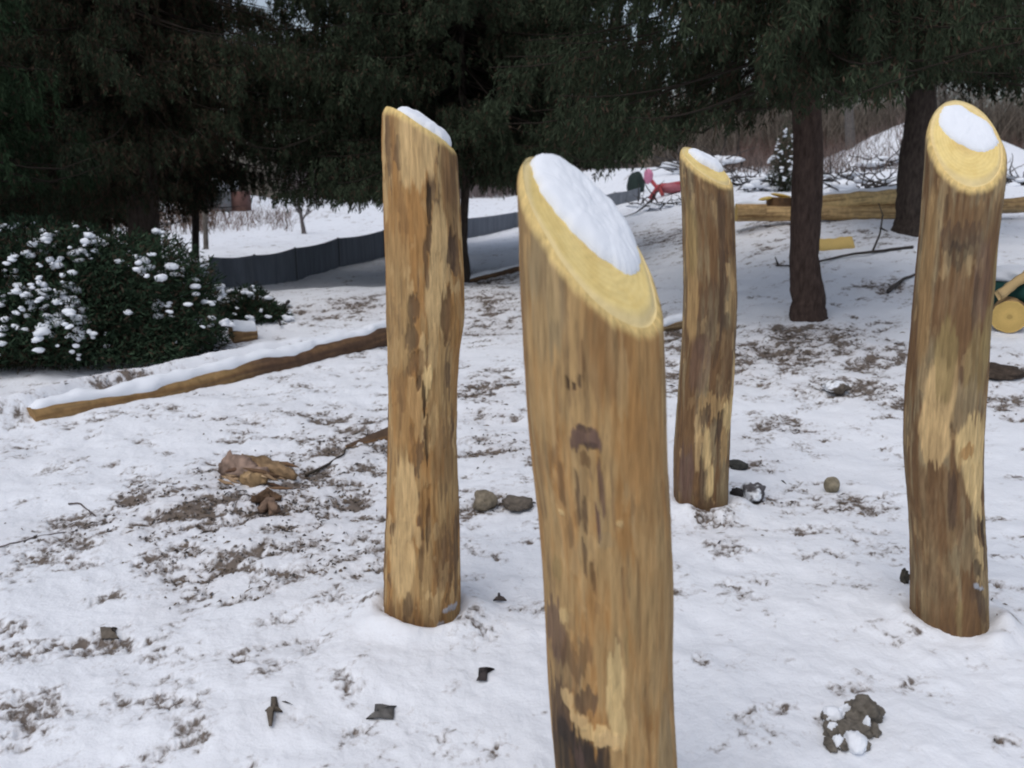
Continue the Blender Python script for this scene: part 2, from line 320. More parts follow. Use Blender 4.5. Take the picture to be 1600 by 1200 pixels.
# ------------------------------------------------------------------ the four posts
def rgb(r, g, b): return np.array([((v / 255 + 0.055) / 1.055) ** 2.4 if v > 10 else v / 255 / 12.92 for v in (r, g, b)])
WK = 1.2   # from the tone a wood reads as in shade to its base colour
PAL = dict(tan=rgb(156, 128, 88), brown=rgb(108, 83, 58), orange=rgb(150, 113, 70), pale=rgb(184, 156, 112), cream=rgb(194, 168, 120),
           dark=rgb(78, 63, 52), black=rgb(50, 44, 40), grey=rgb(134, 118, 90), purple=rgb(96, 76, 68), snow=np.array([.36, .37, .4]) * 1.0, olive=rgb(134, 116, 78))
def make_post(key, label, base, patches, relief, seed, snow_zone, snow_t, rim):
    p = POST[key]; Y = p['Y']; gx, gy = p['g']; cc = P(*p['c'], Y); NT, NZ = 260, 520
    root = empty('log_post', (p['x0'], Y, 0)); tag(root, label, 'post', 'peeled log posts standing in the snow')
    th = np.arange(NT) / NT * 2 * math.pi
    lob = 0.035 * fbm(np.cos(th) * 1.4, np.sin(th) * 1.4, seed, seed, 3)
    zc = float(cc[2]); cx0 = float(np.interp(zc, p['z'], p['cx'])); r_ = float(np.interp(zc, p['z'], p['r']))
    zm = float(P(*p['top'], Y + (0 if abs(gy) < .3 else r_))[2]); kk_ = 0.012
    def cutz(dx, dy):                                                             # the sawn plane, worn round at its highest edge
        z = zc + gx * dx + gy * dy; return -kk_ * np.logaddexp(-(z - zm) / kk_, 0) + zm if False else zm - kk_ * np.logaddexp((zm - z) / kk_, 0)
    zt = cutz(r_ * np.sin(th), -r_ * np.cos(th))                                  # theta = 0 faces the camera
    for _ in range(4):
        ri = np.interp(zt, p['z'], p['r']); ci = np.interp(zt, p['z'], p['cx'])
        zt = cutz(ci + ri * (1 + lob) * np.sin(th) - cx0, -ri * (1 + lob) * np.cos(th))
    zb = -0.12
    tt = np.linspace(0, 1, NZ)[:, None]; TH = th[None] + 0 * tt
    Zz = zb + (zt[None] - zb) * tt
    zcl = np.clip(Zz, p['z'][0], p['z'][-1])
    def smooth_interp(z, k2): return (np.interp(z - .03, p['z'], k2) + np.interp(z, p['z'], k2) * 2 + np.interp(z + .03, p['z'], k2)) / 4
    rc, cxx = smooth_interp(zcl, p['r']), smooth_interp(zcl, p['cx'])
    ss = rc * ((TH + math.pi) % (2 * math.pi) - math.pi)                            # arc coordinate, 0 faces the camera
    # albedo
    cs, sn = np.cos(TH), np.sin(TH)
    wob = .35 * fbm(cs * 1.2, sn * 1.2, Zz * 5, seed + 30, 3); st = fbm(cs * 5.5 + wob, sn * 5.5 + wob, Zz * 3.2 + seed, seed + 1, 5, 0.6); st2 = fbm(cs * 15 + wob * 2, sn * 15 + wob * 2, Zz * 6.5, seed + 2, 4, 0.6); bl = fbm(cs * 1.8, sn * 1.8, Zz * 5.5, seed + 3, 4); fl = fbm(cs * 4.5, sn * 4.5, Zz * 11, seed + 31, 4)
    Cc = PAL[base[0]] + (PAL[base[1]] - PAL[base[0]]) * S(st * 1.6 + bl * 0.7, -0.35, 0.45)[..., None]
    Cc = Cc + (PAL[base[2]] - Cc) * (S(st2 * 1.2 + bl, 0.18, 0.6) * (.3 + .3 * relief[2]))[..., None]
    Cc = Cc + (PAL['dark'] - Cc) * (S(-st2 - 0.5 * st, 0.22, 0.5) * (.25 + .35 * relief[2]))[..., None]
    pm = S(fl * 1.1 + bl * .8 + .3 * st, .24, .34) * relief[2]                     # thin peeled flakes
    Cc = Cc + (PAL['pale'] * (1 + .15 * st2[..., None]) - Cc) * (pm * .65)[..., None]
    dm = S(-fl * 1.1 + bl * .7 - .4 * st, .30, .38) * relief[2]
    Cc = Cc + (PAL['dark'] - Cc) * (dm * .6)[..., None]
    disp = .0016 * (dm - pm) + relief[0] * fbm(cs * 3, sn * 3, Zz * 4.3, seed + 5, 4) + relief[1] * fbm(cs * 11, sn * 11, Zz * 3.2, seed + 6, 4)
    wx = 0.012 * fbm(ss * 28, Zz * 9, 0, seed + 8, 4); wz = 0.050 * fbm(ss * 35, Zz * 7, 5, seed + 9, 4) + 0.05 * fbm(ss * 160, Zz * 5, 9, seed + 19, 3)
    for (px, py, rx, ry, cn, am, dp) in patches:
        q = P(px, py, Y); rr = float(np.interp(q[2], p['z'], p['r'])); ccx = float(np.interp(q[2], p['z'], p['cx']))
        u = np.clip((q[0] - ccx) / rr, -0.97, 0.97); s0 = rr * math.asin(u); sx = size(rx, q) / max(math.sqrt(1 - u * u), 0.35); sz = size(ry, q)
        small = min(1.0, sx / 0.018)
        dd = np.abs((ss + wx * small - s0) / sx) ** 2.6 + np.abs((Zz + wz * min(1, sz / .06) - q[2]) / sz) ** 2.6
        m = (1 - S(dd, 0.70, 1.30)) * (0.82 + 0.18 * S(st2, -.4, .2))
        c0 = PAL[cn] * (1 + 0.16 * st2[..., None] + 0.10 * st[..., None])
        Cc = Cc + (c0 - Cc) * (m * am)[..., None]; disp = disp + dp * m
    rimd = np.clip((zt[None] - Zz), 0, 1)
    Cc = Cc + (rgb(206, 180, 120) - Cc) * (1 - S(rimd + 0.012 * st + .006 * st2, 0.004, 0.030))[..., None] * 0.9
    foot = S(-(Zz - 0.10) + 0.05 * st + .03 * bl, -0.02, 0.10)
    Cc = Cc + (PAL['brown'] * 0.75 - Cc) * (foot * 0.5)[..., None]
    disp = disp * (S(rimd, 0, 0.05) * 0.8 + 0.2)
    rr = rc * (1 + lob[None]) + disp
    rr = rr - 0.012 * (1 - np.clip(rimd / .030, 0, 1)) ** 2
    Xx = cxx + rr * sn; Yy = Y - rr * cs
    V = np.stack([Xx, Yy, Zz], -1)
    i2 = np.arange(NZ - 1)[:, None] * NT; j2 = np.arange(NT)[None]; jn = (j2 + 1) % NT
    Fp = np.stack([i2 + j2, i2 + jn, i2 + NT + jn, i2 + NT + j2], -1).reshape(-1, 4)
    body = mesh_np('trunk', V.reshape(-1, 3), Fp, WOOD, None, np.clip(Cc.reshape(-1, 3) * WK, 0.01, 0.8)); under(body, root)
    # sawn face: rings from the rim inwards, with saw marks and a slightly rounded edge
    rimV = V[-1]; cen = rimV.mean(0); NR = 60; f = np.linspace(1, 0.0, NR)[:, None, None]
    Vf = cen + (rimV[None] - cen) * f
    Q = np.repeat(f[..., 0], NT, 1); X2, Y2 = Vf[..., 0] - cen[0], Vf[..., 1] - cen[1]
    nrm = np.array([-gx, -gy, 1.0]); nrm /= np.linalg.norm(nrm)
    along = np.array([gx, gy]) / math.hypot(gx, gy); sa = (X2 * along[0] + Y2 * along[1])
    dz = 0.0012 * fbm(X2 * 50, Y2 * 50, 0, seed + 11, 3) + 0.0003 * np.sin(sa * 420 + 3 * fbm(X2 * 9, Y2 * 9, 0, seed + 12, 2)) + 0.006 * (1 - S(1 - Q, 0, 0.10)) * -1 + rim * S(Q, .5, 1) * fbm(X2 * 14, Y2 * 14, 1, seed + 14, 2)
    fl_ = S(1 - Q, 0, .15)
    Vf[..., 2] = Vf[..., 2] * (1 - fl_) + cutz(Vf[..., 0] - cx0, Vf[..., 1] - Y) * fl_
    Vf = Vf + nrm * dz[..., None] * (S(1 - Q, 0, .02))[..., None]
    ringn = 0.5 + 0.5 * np.sin(Q * 70 + 2.5 * fbm(X2 * 10, Y2 * 10, 0, seed + 13, 3)); fi = fbm(X2 * 30, Y2 * 30, 2, seed + 15, 4)
    yel = rgb(214, 192, 130); yel2 = rgb(200, 174, 108); hw = rgb(182, 152, 98)
    Cf = yel + (yel2 - yel) * (0.35 * ringn + 0.5 * S(fi, -.3, .5))[..., None]
    Cf = Cf + (hw - Cf) * (S(1 - Q, 0.55, 0.85) * 0.5)[..., None]
    Cf = Cf + (rgb(208, 190, 146) - Cf) * (S(Q, 0.86, 0.95) * 0.7)[..., None]
    nv = NR * NT; i3 = np.arange(NR - 2)[:, None] * NT
    Ff = np.stack([i3 + j2, i3 + jn, i3 + NT + jn, i3 + NT + j2], -1).reshape(-1, 4)
    Vf2 = np.vstack([Vf[:-1].reshape(-1, 3)]); Cf2 = Cf[:-1].reshape(-1, 3)
    mb = MB(); mb.add(Vf2, Ff, np.clip(Cf2 * WK, 0, .85))
    last = (NR - 2) * NT; jj = np.arange(NT)
    mb.add(np.vstack([Vf[-2], Vf[-1, 0]]), np.stack([jj, (jj + 1) % NT, jj * 0 + NT, jj * 0 + NT], -1), np.clip(hw * WK * .8, 0, .8))
    fo = mb.build('sawn_face', CUT); under(fo, root)
    # snow lying on the face: outline given in unit-disc coordinates of the face
    su, sv, ru, rv, rot, pw = snow_zone; NA, NRr = 140, 36
    al = np.arange(NA) / NA * 2 * math.pi; edge = 1 + 0.09 * fbm(np.cos(al) * 2.2, np.sin(al) * 2.2, seed, seed + 20, 3) + 0.05 * fbm(np.cos(al) * 11, np.sin(al) * 11, seed, seed + 25, 3)
    q = np.linspace(1, 0, NRr)[:, None]
    ca = np.sign(np.cos(al)) * np.abs(np.cos(al)) ** pw; sa2 = np.sign(np.sin(al)) * np.abs(np.sin(al)) ** pw
    du, dv = ru * ca * edge, rv * sa2 * edge; cr, sr = math.cos(rot), math.sin(rot)
    U = su + (du * cr - dv * sr)[None] * q; Vv = sv + (du * sr + dv * cr)[None] * q
    # clamp to the rim
    rad = np.hypot(U, Vv); lim = 0.985; k = np.where(rad > lim, lim / rad, 1); U, Vv = U * k, Vv * k
    r2 = float(np.mean(np.hypot(rimV[:, 0] - cen[0], rimV[:, 1] - cen[1])))
    thetaU = np.arctan2(U, -Vv) % (2 * math.pi); rimr = np.interp(thetaU, th, np.hypot(rimV[:, 0] - cen[0], rimV[:, 1] - cen[1]), period=2 * math.pi)
    xs, ys = U * rimr, Vv * rimr
    zs = cutz(cen[0] + xs - cx0, cen[1] + ys - Y)
    tk = snow_t * (1 - np.clip(q, 0, 1) ** 5) ** 0.62 * (1 + 0.28 * fbm(xs * 11, ys * 11, 0, seed + 22, 3) + 0.10 * fbm(xs * 70, ys * 70, 0, seed + 23, 3)) - 0.004
    Vs = np.stack([cen[0] + xs, cen[1] + ys, zs], -1) + (0.75 * nrm + np.array([0, 0, 0.35])) * tk[..., None]
    mb = MB(); i4 = np.arange(NRr - 2)[:, None] * NA; ja = np.arange(NA)[None]; jb = (ja + 1) % NA
    mb.add(Vs.reshape(-1, 3), np.stack([i4 + ja, i4 + jb, i4 + NA + jb, i4 + NA + ja], -1).reshape(-1, 4))
    kk = (NRr - 2) * NA; jj = np.arange(NA)
    mb.F.append(np.stack([kk + jj, kk + (jj + 1) % NA, jj * 0 + (NRr - 1) * NA, jj * 0 + (NRr - 1) * NA], -1))
    so_ = mb.build('snow_cap', SNOW); under(so_, root)
    return root
# patch: (pixel x, y, half width, half height, colour, amount, depth in metres)
make_post('left', 'tall slim flaky log post with pale scraped patches, standing left of the thick front post', ('tan', 'orange', 'brown'),
  [(640, 350, 38, 70, 'orange', .7, 0), (625, 480, 22, 120, 'tan', .6, 0), (708, 260, 10, 70, 'brown', .8, .001), (709, 330, 10, 60, 'brown', .55, 0),
   (657, 232, 27, 62, 'pale', .95, -.003), (615, 220, 10, 40, 'brown', .5, 0), (692, 380, 13, 60, 'pale', .95, -.003), (688, 450, 17, 60, 'pale', .95, -.004), (682, 520, 9, 60, 'pale', .8, -.002),
   (676, 320, 4, 22, 'black', .9, -.010), (677, 362, 4, 18, 'dark', .8, -.007), (672, 400, 3.5, 40, 'dark', .7, -.005), (711, 398, 6, 26, 'dark', .85, -.008), (704, 480, 8, 34, 'brown', .9, -.006), (716, 500, 7, 40, 'orange', .7, .002),
   (655, 480, 9, 22, 'dark', .7, -.006), (650, 520, 10, 18, 'dark', .6, -.005), (664, 545, 5, 30, 'pale', .85, .005), (672, 575, 6, 22, 'cream', .8, .006), (656, 560, 12, 20, 'brown', .7, -.004), (668, 610, 3, 28, 'black', .85, -.009), (673, 665, 2.6, 30, 'black', .85, -.008), (660, 585, 4, 10, 'dark', .9, -.006),
   (640, 630, 22, 60, 'orange', .55, .002), (690, 640, 16, 60, 'tan', .5, 0), (698, 700, 14, 60, 'brown', .45, 0),
   (640, 760, 18, 60, 'pale', .9, -.003), (634, 850, 20, 60, 'pale', .9, -.003), (672, 770, 6, 40, 'orange', .9, -.006), (675, 800, 4, 30, 'dark', .6, -.006), (665, 850, 4, 30, 'dark', .45, -.003), (700, 850, 16, 60, 'brown', .55, 0),
   (643, 920, 7, 22, 'dark', .65, -.003), (620, 940, 8, 22, 'brown', .6, 0), (708, 932, 9, 5, 'snow', 1, .002), (694, 950, 5, 5, 'snow', .8, .002)],
  (.004, .0042, 1.0), 3, (0.10, 0.12, 0.84, 0.80, -0.1, 0.9), 0.034, .002)
make_post('front', 'thickest log post in front, its steep yellow sawn top carrying a long slab of snow', ('tan', 'orange', 'grey'),
  [(845, 430, 26, 110, 'grey', .75, 0), (838, 560, 14, 120, 'tan', .6, 0), (855, 400, 10, 90, 'pale', .5, 0), (875, 470, 5, 140, 'dark', .35, -.002), (815, 480, 6, 200, 'brown', .5, 0),
   (985, 620, 40, 130, 'orange', .55, 0), (930, 520, 40, 70, 'brown', .45, 0), (960, 560, 8, 60, 'pale', .35, 0), (1010, 900, 30, 200, 'tan', .6, 0), (1005, 700, 26, 90, 'orange', .4, 0),
   (904, 655, 24, 19, 'purple', .95, .004), (904, 640, 12, 5, 'dark', .5, -.003), (914, 665, 10, 6, 'black', .4, -.003), (906, 690, 8, 12, 'brown', .8, 0),
   (879, 572, 2.4, 10, 'dark', .9, -.005), (889, 578, 2.2, 7, 'dark', .9, -.005), (897, 570, 2.2, 12, 'dark', .9, -.004), (901, 520, 2.0, 34, 'brown', .9, -.002),
   (895, 740, 2.6, 34, 'dark', .75, -.004), (906, 770, 3, 26, 'dark', .7, -.004), (930, 725, 4, 42, 'purple', .75, -.004), (925, 775, 3, 26, 'purple', .9, -.004), (868, 720, 6, 34, 'brown', .8, -.001), (885, 790, 6, 24, 'brown', .6, 0),
   (905, 825, 3.5, 34, 'dark', .7, -.004), (918, 862, 3, 30, 'brown', .8, -.004), (960, 870, 3, 40, 'brown', .6, -.003), (985, 900, 3, 80, 'brown', .45, -.002), (870, 770, 5, 4, 'cream', .7, .002), (955, 775, 4, 5, 'cream', .5, .002), (938, 800, 12, 14, 'grey', .4, 0),
   (865, 862, 7, 20, 'olive', .5, 0), (875, 930, 7, 12, 'cream', .55, .002), (862, 970, 14, 44, 'purple', .8, 0), (890, 985, 22, 30, 'brown', .7, 0), (905, 1045, 16, 18, 'dark', .75, -.002), (880, 1010, 20, 40, 'dark', .4, 0),
   (948, 1005, 13, 42, 'cream', 1, -.003), (948, 1060, 13, 46, 'cream', .9, -.003), (965, 960, 4, 30, 'olive', .4, 0),
   (885, 1140, 36, 66, 'black', .95, .002), (918, 1170, 30, 80, 'black', .95, .002), (868, 1080, 14, 50, 'dark', .9, 0), (890, 1110, 26, 24, 'black', .8, 0), (900, 1290, 60, 100, 'dark', .9, 0), (900, 1130, 8, 30, 'purple', .5, 0), (925, 1185, 6, 24, 'brown', .5, 0),
   (880, 1052, 8, 14, 'pale', .8, .002), (897, 1072, 15, 12, 'pale', .8, .003), (918, 1086, 18, 13, 'cream', .7, .003), (940, 1096, 18, 14, 'pale', .8, .003), (955, 1120, 9, 22, 'tan', .8, .003),
   (1000, 1080, 3, 80, 'brown', .4, -.002), (1030, 1130, 12, 90, 'grey', .5, 0)],
  (.0026, .0016, .35), 8, (-0.04, 0.38, 0.84, 0.62, -0.14, 0.85), 0.030, .004)
make_post('middle', 'farthest, darkest log post just behind the front one, splintery pale wood near its foot', ('brown', 'grey', 'dark'),
  [(1105, 330, 30, 60, 'brown', .5, 0), (1120, 400, 6, 120, 'dark', .7, -.003), (1100, 500, 20, 60, 'dark', .45, 0), (1076, 430, 7, 100, 'tan', .9, 0), (1140, 450, 8, 60, 'tan', .5, 0), (1085, 560, 14, 50, 'purple', .5, 0),
   (1076, 370, 6, 60, 'olive', .6, 0), (1110, 270, 22, 30, 'brown', .7, 0), (1125, 560, 12, 50, 'brown', .7, 0), (1139, 600, 3, 50, 'pale', .8, .002),
   (1108, 625, 26, 18, 'tan', .8, .003), (1128, 640, 10, 22, 'cream', .85, .004), (1093, 640, 9, 14, 'dark', .8, -.004), (1115, 660, 5, 26, 'dark', .8, -.006), (1095, 690, 7, 34, 'cream', .8, .004), (1122, 690, 6, 34, 'tan', .9, .002), (1082, 690, 4, 40, 'pale', .6, .002), (1100, 740, 5, 34, 'cream', .8, .003), (1088, 740, 4, 40, 'dark', .7, -.004),
   (1065, 740, 9, 60, 'purple', .8, 0), (1125, 750, 10, 40, 'grey', .6, 0), (1100, 785, 26, 16, 'dark', .7, 0), (1070, 650, 7, 50, 'brown', .7, 0)],
  (.0045, .004, .7), 14, (0.10, 0.42, 0.76, 0.52, -0.05, 0.9), 0.028, .002)
make_post('right', 'brown log post at the right with an oval yellow sawn face turned to the camera', ('brown', 'grey', 'dark'),
  [(1480, 340, 30, 30, 'brown', .7, 0), (1475, 368, 28, 24, 'dark', .65, 0), (1470, 400, 14, 22, 'black', .5, -.001), (1530, 350, 12, 60, 'brown', .6, 0), (1505, 430, 12, 60, 'purple', .5, 0), (1465, 480, 24, 60, 'brown', .6, 0), (1438, 430, 5, 130, 'tan', .55, 0),
   (1535, 450, 10, 60, 'olive', .75, 0), (1525, 520, 16, 60, 'olive', .7, 0), (1500, 560, 22, 50, 'olive', .55, 0), (1495, 470, 4, 40, 'dark', .6, -.003), (1480, 620, 20, 40, 'grey', .7, 0),
   (1445, 610, 18, 60, 'pale', .9, -.002), (1437, 670, 17, 40, 'pale', .9, -.002), (1452, 560, 12, 60, 'olive', .8, 0), (1530, 600, 9, 70, 'brown', .8, 0),
   (1490, 680, 26, 38, 'cream', .9, .003), (1495, 730, 18, 40, 'cream', .9, .002), (1502, 775, 10, 26, 'cream', .8, .002), (1483, 690, 9, 12, 'orange', .8, .002), (1470, 700, 3, 20, 'tan', .8, -.002), (1522, 700, 8, 50, 'grey', .7, 0), (1518, 650, 6, 60, 'tan', .6, 0),
   (1440, 780, 26, 70, 'brown', .7, 0), (1460, 760, 6, 50, 'dark', .8, -.003), (1485, 830, 12, 40, 'grey', .6, 0), (1515, 810, 6, 24, 'black', .75, -.005), (1503, 800, 3, 22, 'dark', .8, -.005), (1508, 850, 5, 20, 'cream', .6, .004), (1498, 830, 4, 16, 'pale', .6, .004), (1520, 850, 8, 26, 'dark', .7, -.002), (1502, 870, 8, 14, 'black', .7, -.004), (1512, 920, 14, 26, 'dark', .85, -.003), (1495, 905, 10, 16, 'dark', .5, 0),
   (1497, 893, 5, 5, 'snow', 1, .004), (1507, 897, 5, 3, 'snow', .8, .003), (1532, 900, 9, 70, 'grey', .6, 0), (1445, 900, 20, 60, 'brown', .55, 0), (1470, 930, 5, 30, 'olive', .5, 0)],
  (.004, .0036, .4), 23, (0.20, 0.32, 0.84, 0.52, -0.60, 0.9), 0.020, .002)

# ------------------------------------------------------------------ blobs (stones, snow lumps, chunks)
def ico(sub=3):
    import bmesh
    bm = bmesh.new(); bmesh.ops.create_icosphere(bm, subdivisions=sub, radius=1); V = np.array([v.co[:] for v in bm.verts]); Fq = np.array([[v.index for v in f.verts] for f in bm.faces]); bm.free(); return V, Fq
ICO = {k: ico(k) for k in (1, 2, 3, 4)}
def blob(c, s3, sub=3, amp=0.25, fr=1.5, seed=0, rot=0.0):
    V, Fq = ICO[sub]; k = 1 + amp * fbm(V[:, 0] * fr + seed, V[:, 1] * fr, V[:, 2] * fr, seed, 4)
    V = V * k[:, None] * np.asarray(s3); cr, sr = math.cos(rot), math.sin(rot)
    V = np.stack([V[:, 0] * cr - V[:, 1] * sr, V[:, 0] * sr + V[:, 1] * cr, V[:, 2]], -1)
    return V + np.asarray(c), np.concatenate([Fq, Fq[:, 2:3]], 1)

# ------------------------------------------------------------------ logs lying about
def lying_log(name, a, b2, r0, r1, label, cols, seed, group=None, snow=0.0, sides=40, segs=80, bend=0.0, ends='pale', snow_t=None, sag=0.0, twist=0.0, cat='log'):
    a, b2 = np.asarray(a, float), np.asarray(b2, float); t = np.linspace(0, 1, segs)[:, None]
    pts = a + (b2 - a) * t; L_ = np.linalg.norm(b2 - a); up_ = np.array([0, 0, 1.0]) if abs((b2 - a)[2]) < .9 * L_ else np.array([0, 1.0, 0]); side = np.cross((b2 - a) / L_, up_); side /= np.linalg.norm(side)
    pts = pts + side * bend * np.sin(t * math.pi) + np.array([0, 0, 1]) * (0.25 * r0 * fbm(t * L_ * 1.2, t * 0, seed, seed, 3))
    rad = (r0 + (r1 - r0) * t[:, 0]) * (1 + 0.10 * fbm(t[:, 0] * L_ * 2.2, t[:, 0] * 0, seed + 3, seed + 1, 3))
    T = np.gradient(pts, axis=0); T /= np.linalg.norm(T, axis=1)[:, None]
    B = np.cross(T, up_); B /= np.linalg.norm(B, axis=1)[:, None]; U = np.cross(B, T)
    th = np.arange(sides) / sides * 2 * math.pi
    rr = rad[:, None] * (1 + 0.12 * fbm(np.cos(th)[None] * 1.5 + t * 0, np.sin(th)[None] * 1.5 + t * 0, t * L_ * 2, seed + 2, 3) + 0.02 * fbm(np.cos(th)[None] * 6 + t * 0, np.sin(th)[None] * 6 + t * 0, t * L_ * 5, seed + 4, 3))
    V = pts[:, None] + rr[..., None] * (np.cos(th)[None, :, None] * B[:, None] + np.sin(th)[None, :, None] * U[:, None])
    n1 = fbm(np.cos(th)[None] * 3 + t * 0, np.sin(th)[None] * 3 + t * 0, t * L_ * 0.8, seed + 5, 4); n2 = fbm(np.cos(th)[None] * 7 + t * 0, np.sin(th)[None] * 7 + t * 0, t * L_ * 2.5, seed + 6, 4)
    if callable(cols): c0, c1 = cols(t)
    else: c0, c1 = PAL[cols[0]], PAL[cols[1]]
    Cc = c0 + (c1 - c0) * S(n1, -.3, .4)[..., None]; Cc = Cc + (PAL['dark'] - Cc) * (S(n2, .1, .5) * .6)[..., None]; Cc = Cc + (PAL['brown'] - Cc) * (S(-n2 + n1 * .6, .15, .4) * .6)[..., None]
    i = np.arange(segs - 1)[:, None] * sides; j = np.arange(sides)[None]; jn = (j + 1) % sides
    root = empty(name, a * .5 + b2 * .5 - np.array([0, 0, (r0 + r1) / 2])); tag(root, label, cat, group)
    bo = mesh_np('trunk', V.reshape(-1, 3), np.stack([i + j, i + sides + j, i + sides + jn, i + jn], -1).reshape(-1, 4), WOODX, None, np.clip(Cc.reshape(-1, 3) * WK, .01, .8)); under(bo, root)
    for e, (ri, sgn) in enumerate(((0, -1), (-1, 1))):
        ring = V[ri]; cen = pts[ri]; f = np.array([1, .97, .9, .75, .55, .35, .15])[:, None, None]; Vf = cen + (ring[None] - cen) * f + T[ri] * sgn * 0.004 * (1 - f)
        mb = MB(); k = np.arange(6)[:, None] * sides
        q2 = np.stack([k + j, k + jn, k + sides + jn, k + sides + j], -1).reshape(-1, 4)
        cf = rgb(190, 160, 96) if ends == 'pale' else rgb(140, 112, 74)
        fi = 0.5 + 0.5 * np.sin(f[..., 0] * 40 + 0 * th[None]); cf = (cf * (0.85 + 0.15 * fi[..., None])).reshape(-1, 3)
        mb.add(Vf.reshape(-1, 3), q2, cf * WK); jj = np.arange(sides)
        mb.add(np.vstack([Vf[-1], cen]), np.stack([jj, (jj + 1) % sides, jj * 0 + sides, jj * 0 + sides], -1), cf[0] * WK * .7)
        under(mb.build('cut_end', CUT), root)
    if snow:
        # snow lying along the top, with an uneven lower edge
        st_ = snow_t or 0.04; Ns = 15; wdt = snow * (1 + 0.40 * fbm(t[:, 0] * L_ * 5, 0 * t[:, 0], seed, seed + 8, 3))
        ph = (np.linspace(-1, 1, Ns)[None] * wdt[:, None]) + math.pi / 2 - twist
        prof = (1 - np.abs(np.linspace(-1, 1, Ns)) ** 3)[None]
        fade = S(t, 0, .02) * S(1 - t, 0, .02)
        rs = rad[:, None] * 1.01 + (st_ * prof * (1 + .8 * fbm(t * L_ * 6 + 0 * prof, np.linspace(0, 2, Ns)[None] + 0 * t, seed, seed + 9, 3)) - 0.006) * fade - .004
        Vs = pts[:, None] + rs[..., None] * (np.cos(ph)[..., None] * B[:, None] + np.sin(ph)[..., None] * U[:, None])
        i = np.arange(segs - 1)[:, None] * Ns; j = np.arange(Ns - 1)[None]
        under(mesh_np('snow_cover', Vs.reshape(-1, 3), np.stack([i + j, i + Ns + j, i + Ns + j + 1, i + j + 1], -1).reshape(-1, 4), SNOW), root)
    return root
WOODX = attr_mat('log_wood', 0.85, (16, 16, 16), 0.25, 0.5, spec=0.2)
def gp(px, py, up=0.0):
    p = G(px, py); p[2] = gz(p[0], p[1]) + up; return p
def long_cols(t):
    f = S(t, 0.36, 0.50)[..., None]; y = rgb(134, 108, 72); br = rgb(94, 72, 55)
    return y + (br - y) * f, rgb(112, 84, 54) + (rgb(76, 58, 46) - rgb(112, 84, 54)) * f
pa, pb = gp(48, 656), gp(640, 528)
r1 = size(17, pb); pa[2] -= .035; pb[2] += r1 * .6
lying_log('long_log', pa, pb, 0.09, r1, 'long snow-covered log on the ground in front of the bush, half yellow and half brown', long_cols, 5, snow=1.0, snow_t=0.045, segs=160, bend=0.10, twist=-0.25, ends='brown')

# logs on the slope behind
def plog(px0, py0, px1, py1, th_px, name, label, cols, seed, Y=None, group=None, snow=0.0, ends='pale', **kw):
    c = G((px0 + px1) / 2, max(py0, py1) + th_px / 2) if Y is None else None
    Yv = c[1] if Y is None else Y
    a, b2 = P(px0, py0, Yv), P(px1, py1, Yv); r = size(th_px / 2, a)
    return lying_log(name, a, b2, r, r, label, cols, seed, group, snow, ends=ends, **kw), Yv
gl = 'peeled logs stacked on the snowy slope'
_, YL = plog(1150, 333, 1418, 330, 23, 'peeled_log', 'long peeled log at the bottom of the pile behind the slim tree trunk', ('pale', 'tan'), 31, group=gl)
zb_ = gz(P(1280, 330, YL)[0], YL)
plog(1262, 318, 1428, 304, 29, 'peeled_log', 'peeled log lying on top of the pile, between the two dark tree trunks', ('cream', 'tan'), 32, Y=YL + 0.08, group=gl, snow=0.45, snow_t=.03)
plog(1560, 322, 1680, 318, 24, 'peeled_log', 'peeled log behind the right post, its pale cut end at the photo edge', ('tan', 'grey'), 33, Y=YL - .3, group=gl)
plog(1150, 328, 1196, 326, 18, 'peeled_log', 'short peeled log stub reaching out left of the brown stump', ('tan', 'pale'), 37, Y=YL - .3, group=gl, snow=.6)
# stump section with flat offcuts on it
sp = G(1220, 345); sp[2] = gz(sp[0], sp[1]); rs_ = size(25, sp)
lying_log('log_section', sp + [0, 0, -.02], sp + [0, 0, size(36, sp)], rs_, rs_ * .97, 'short brown log section standing upright left of the slim tree trunk', ('brown', 'dark'), 34, segs=24, ends='pale', cat='log')
topz = sp[2] + size(36, sp)
for k, (dx, dy, dz, s, rt, lb) in enumerate([(-.02, 0, .015, .30, .3, 'pale yellow wood slab lying flat on the brown log section'), (-.28, -.04, -.03, .20, -.35, 'tilted pale wood slab leaning at the left of the brown log section')]):
    mb = MB(); M = np.array([[math.cos(rt), 0, math.sin(rt) * .6], [0, 1, 0], [-math.sin(rt) * .6, 0, math.cos(rt)]])
    V, Fq = blob((0, 0, 0), (s * .55, .16, .028), 3, .22, 2.0, 60 + k); mb.add(V @ M.T + np.array([sp[0] + dx, sp[1] + dy, topz + dz]), Fq, rgb(196, 170, 96) * WK)
    tag(mb.build('wood_slab', CUT), lb, 'wood slab', 'wood slabs on the log section')
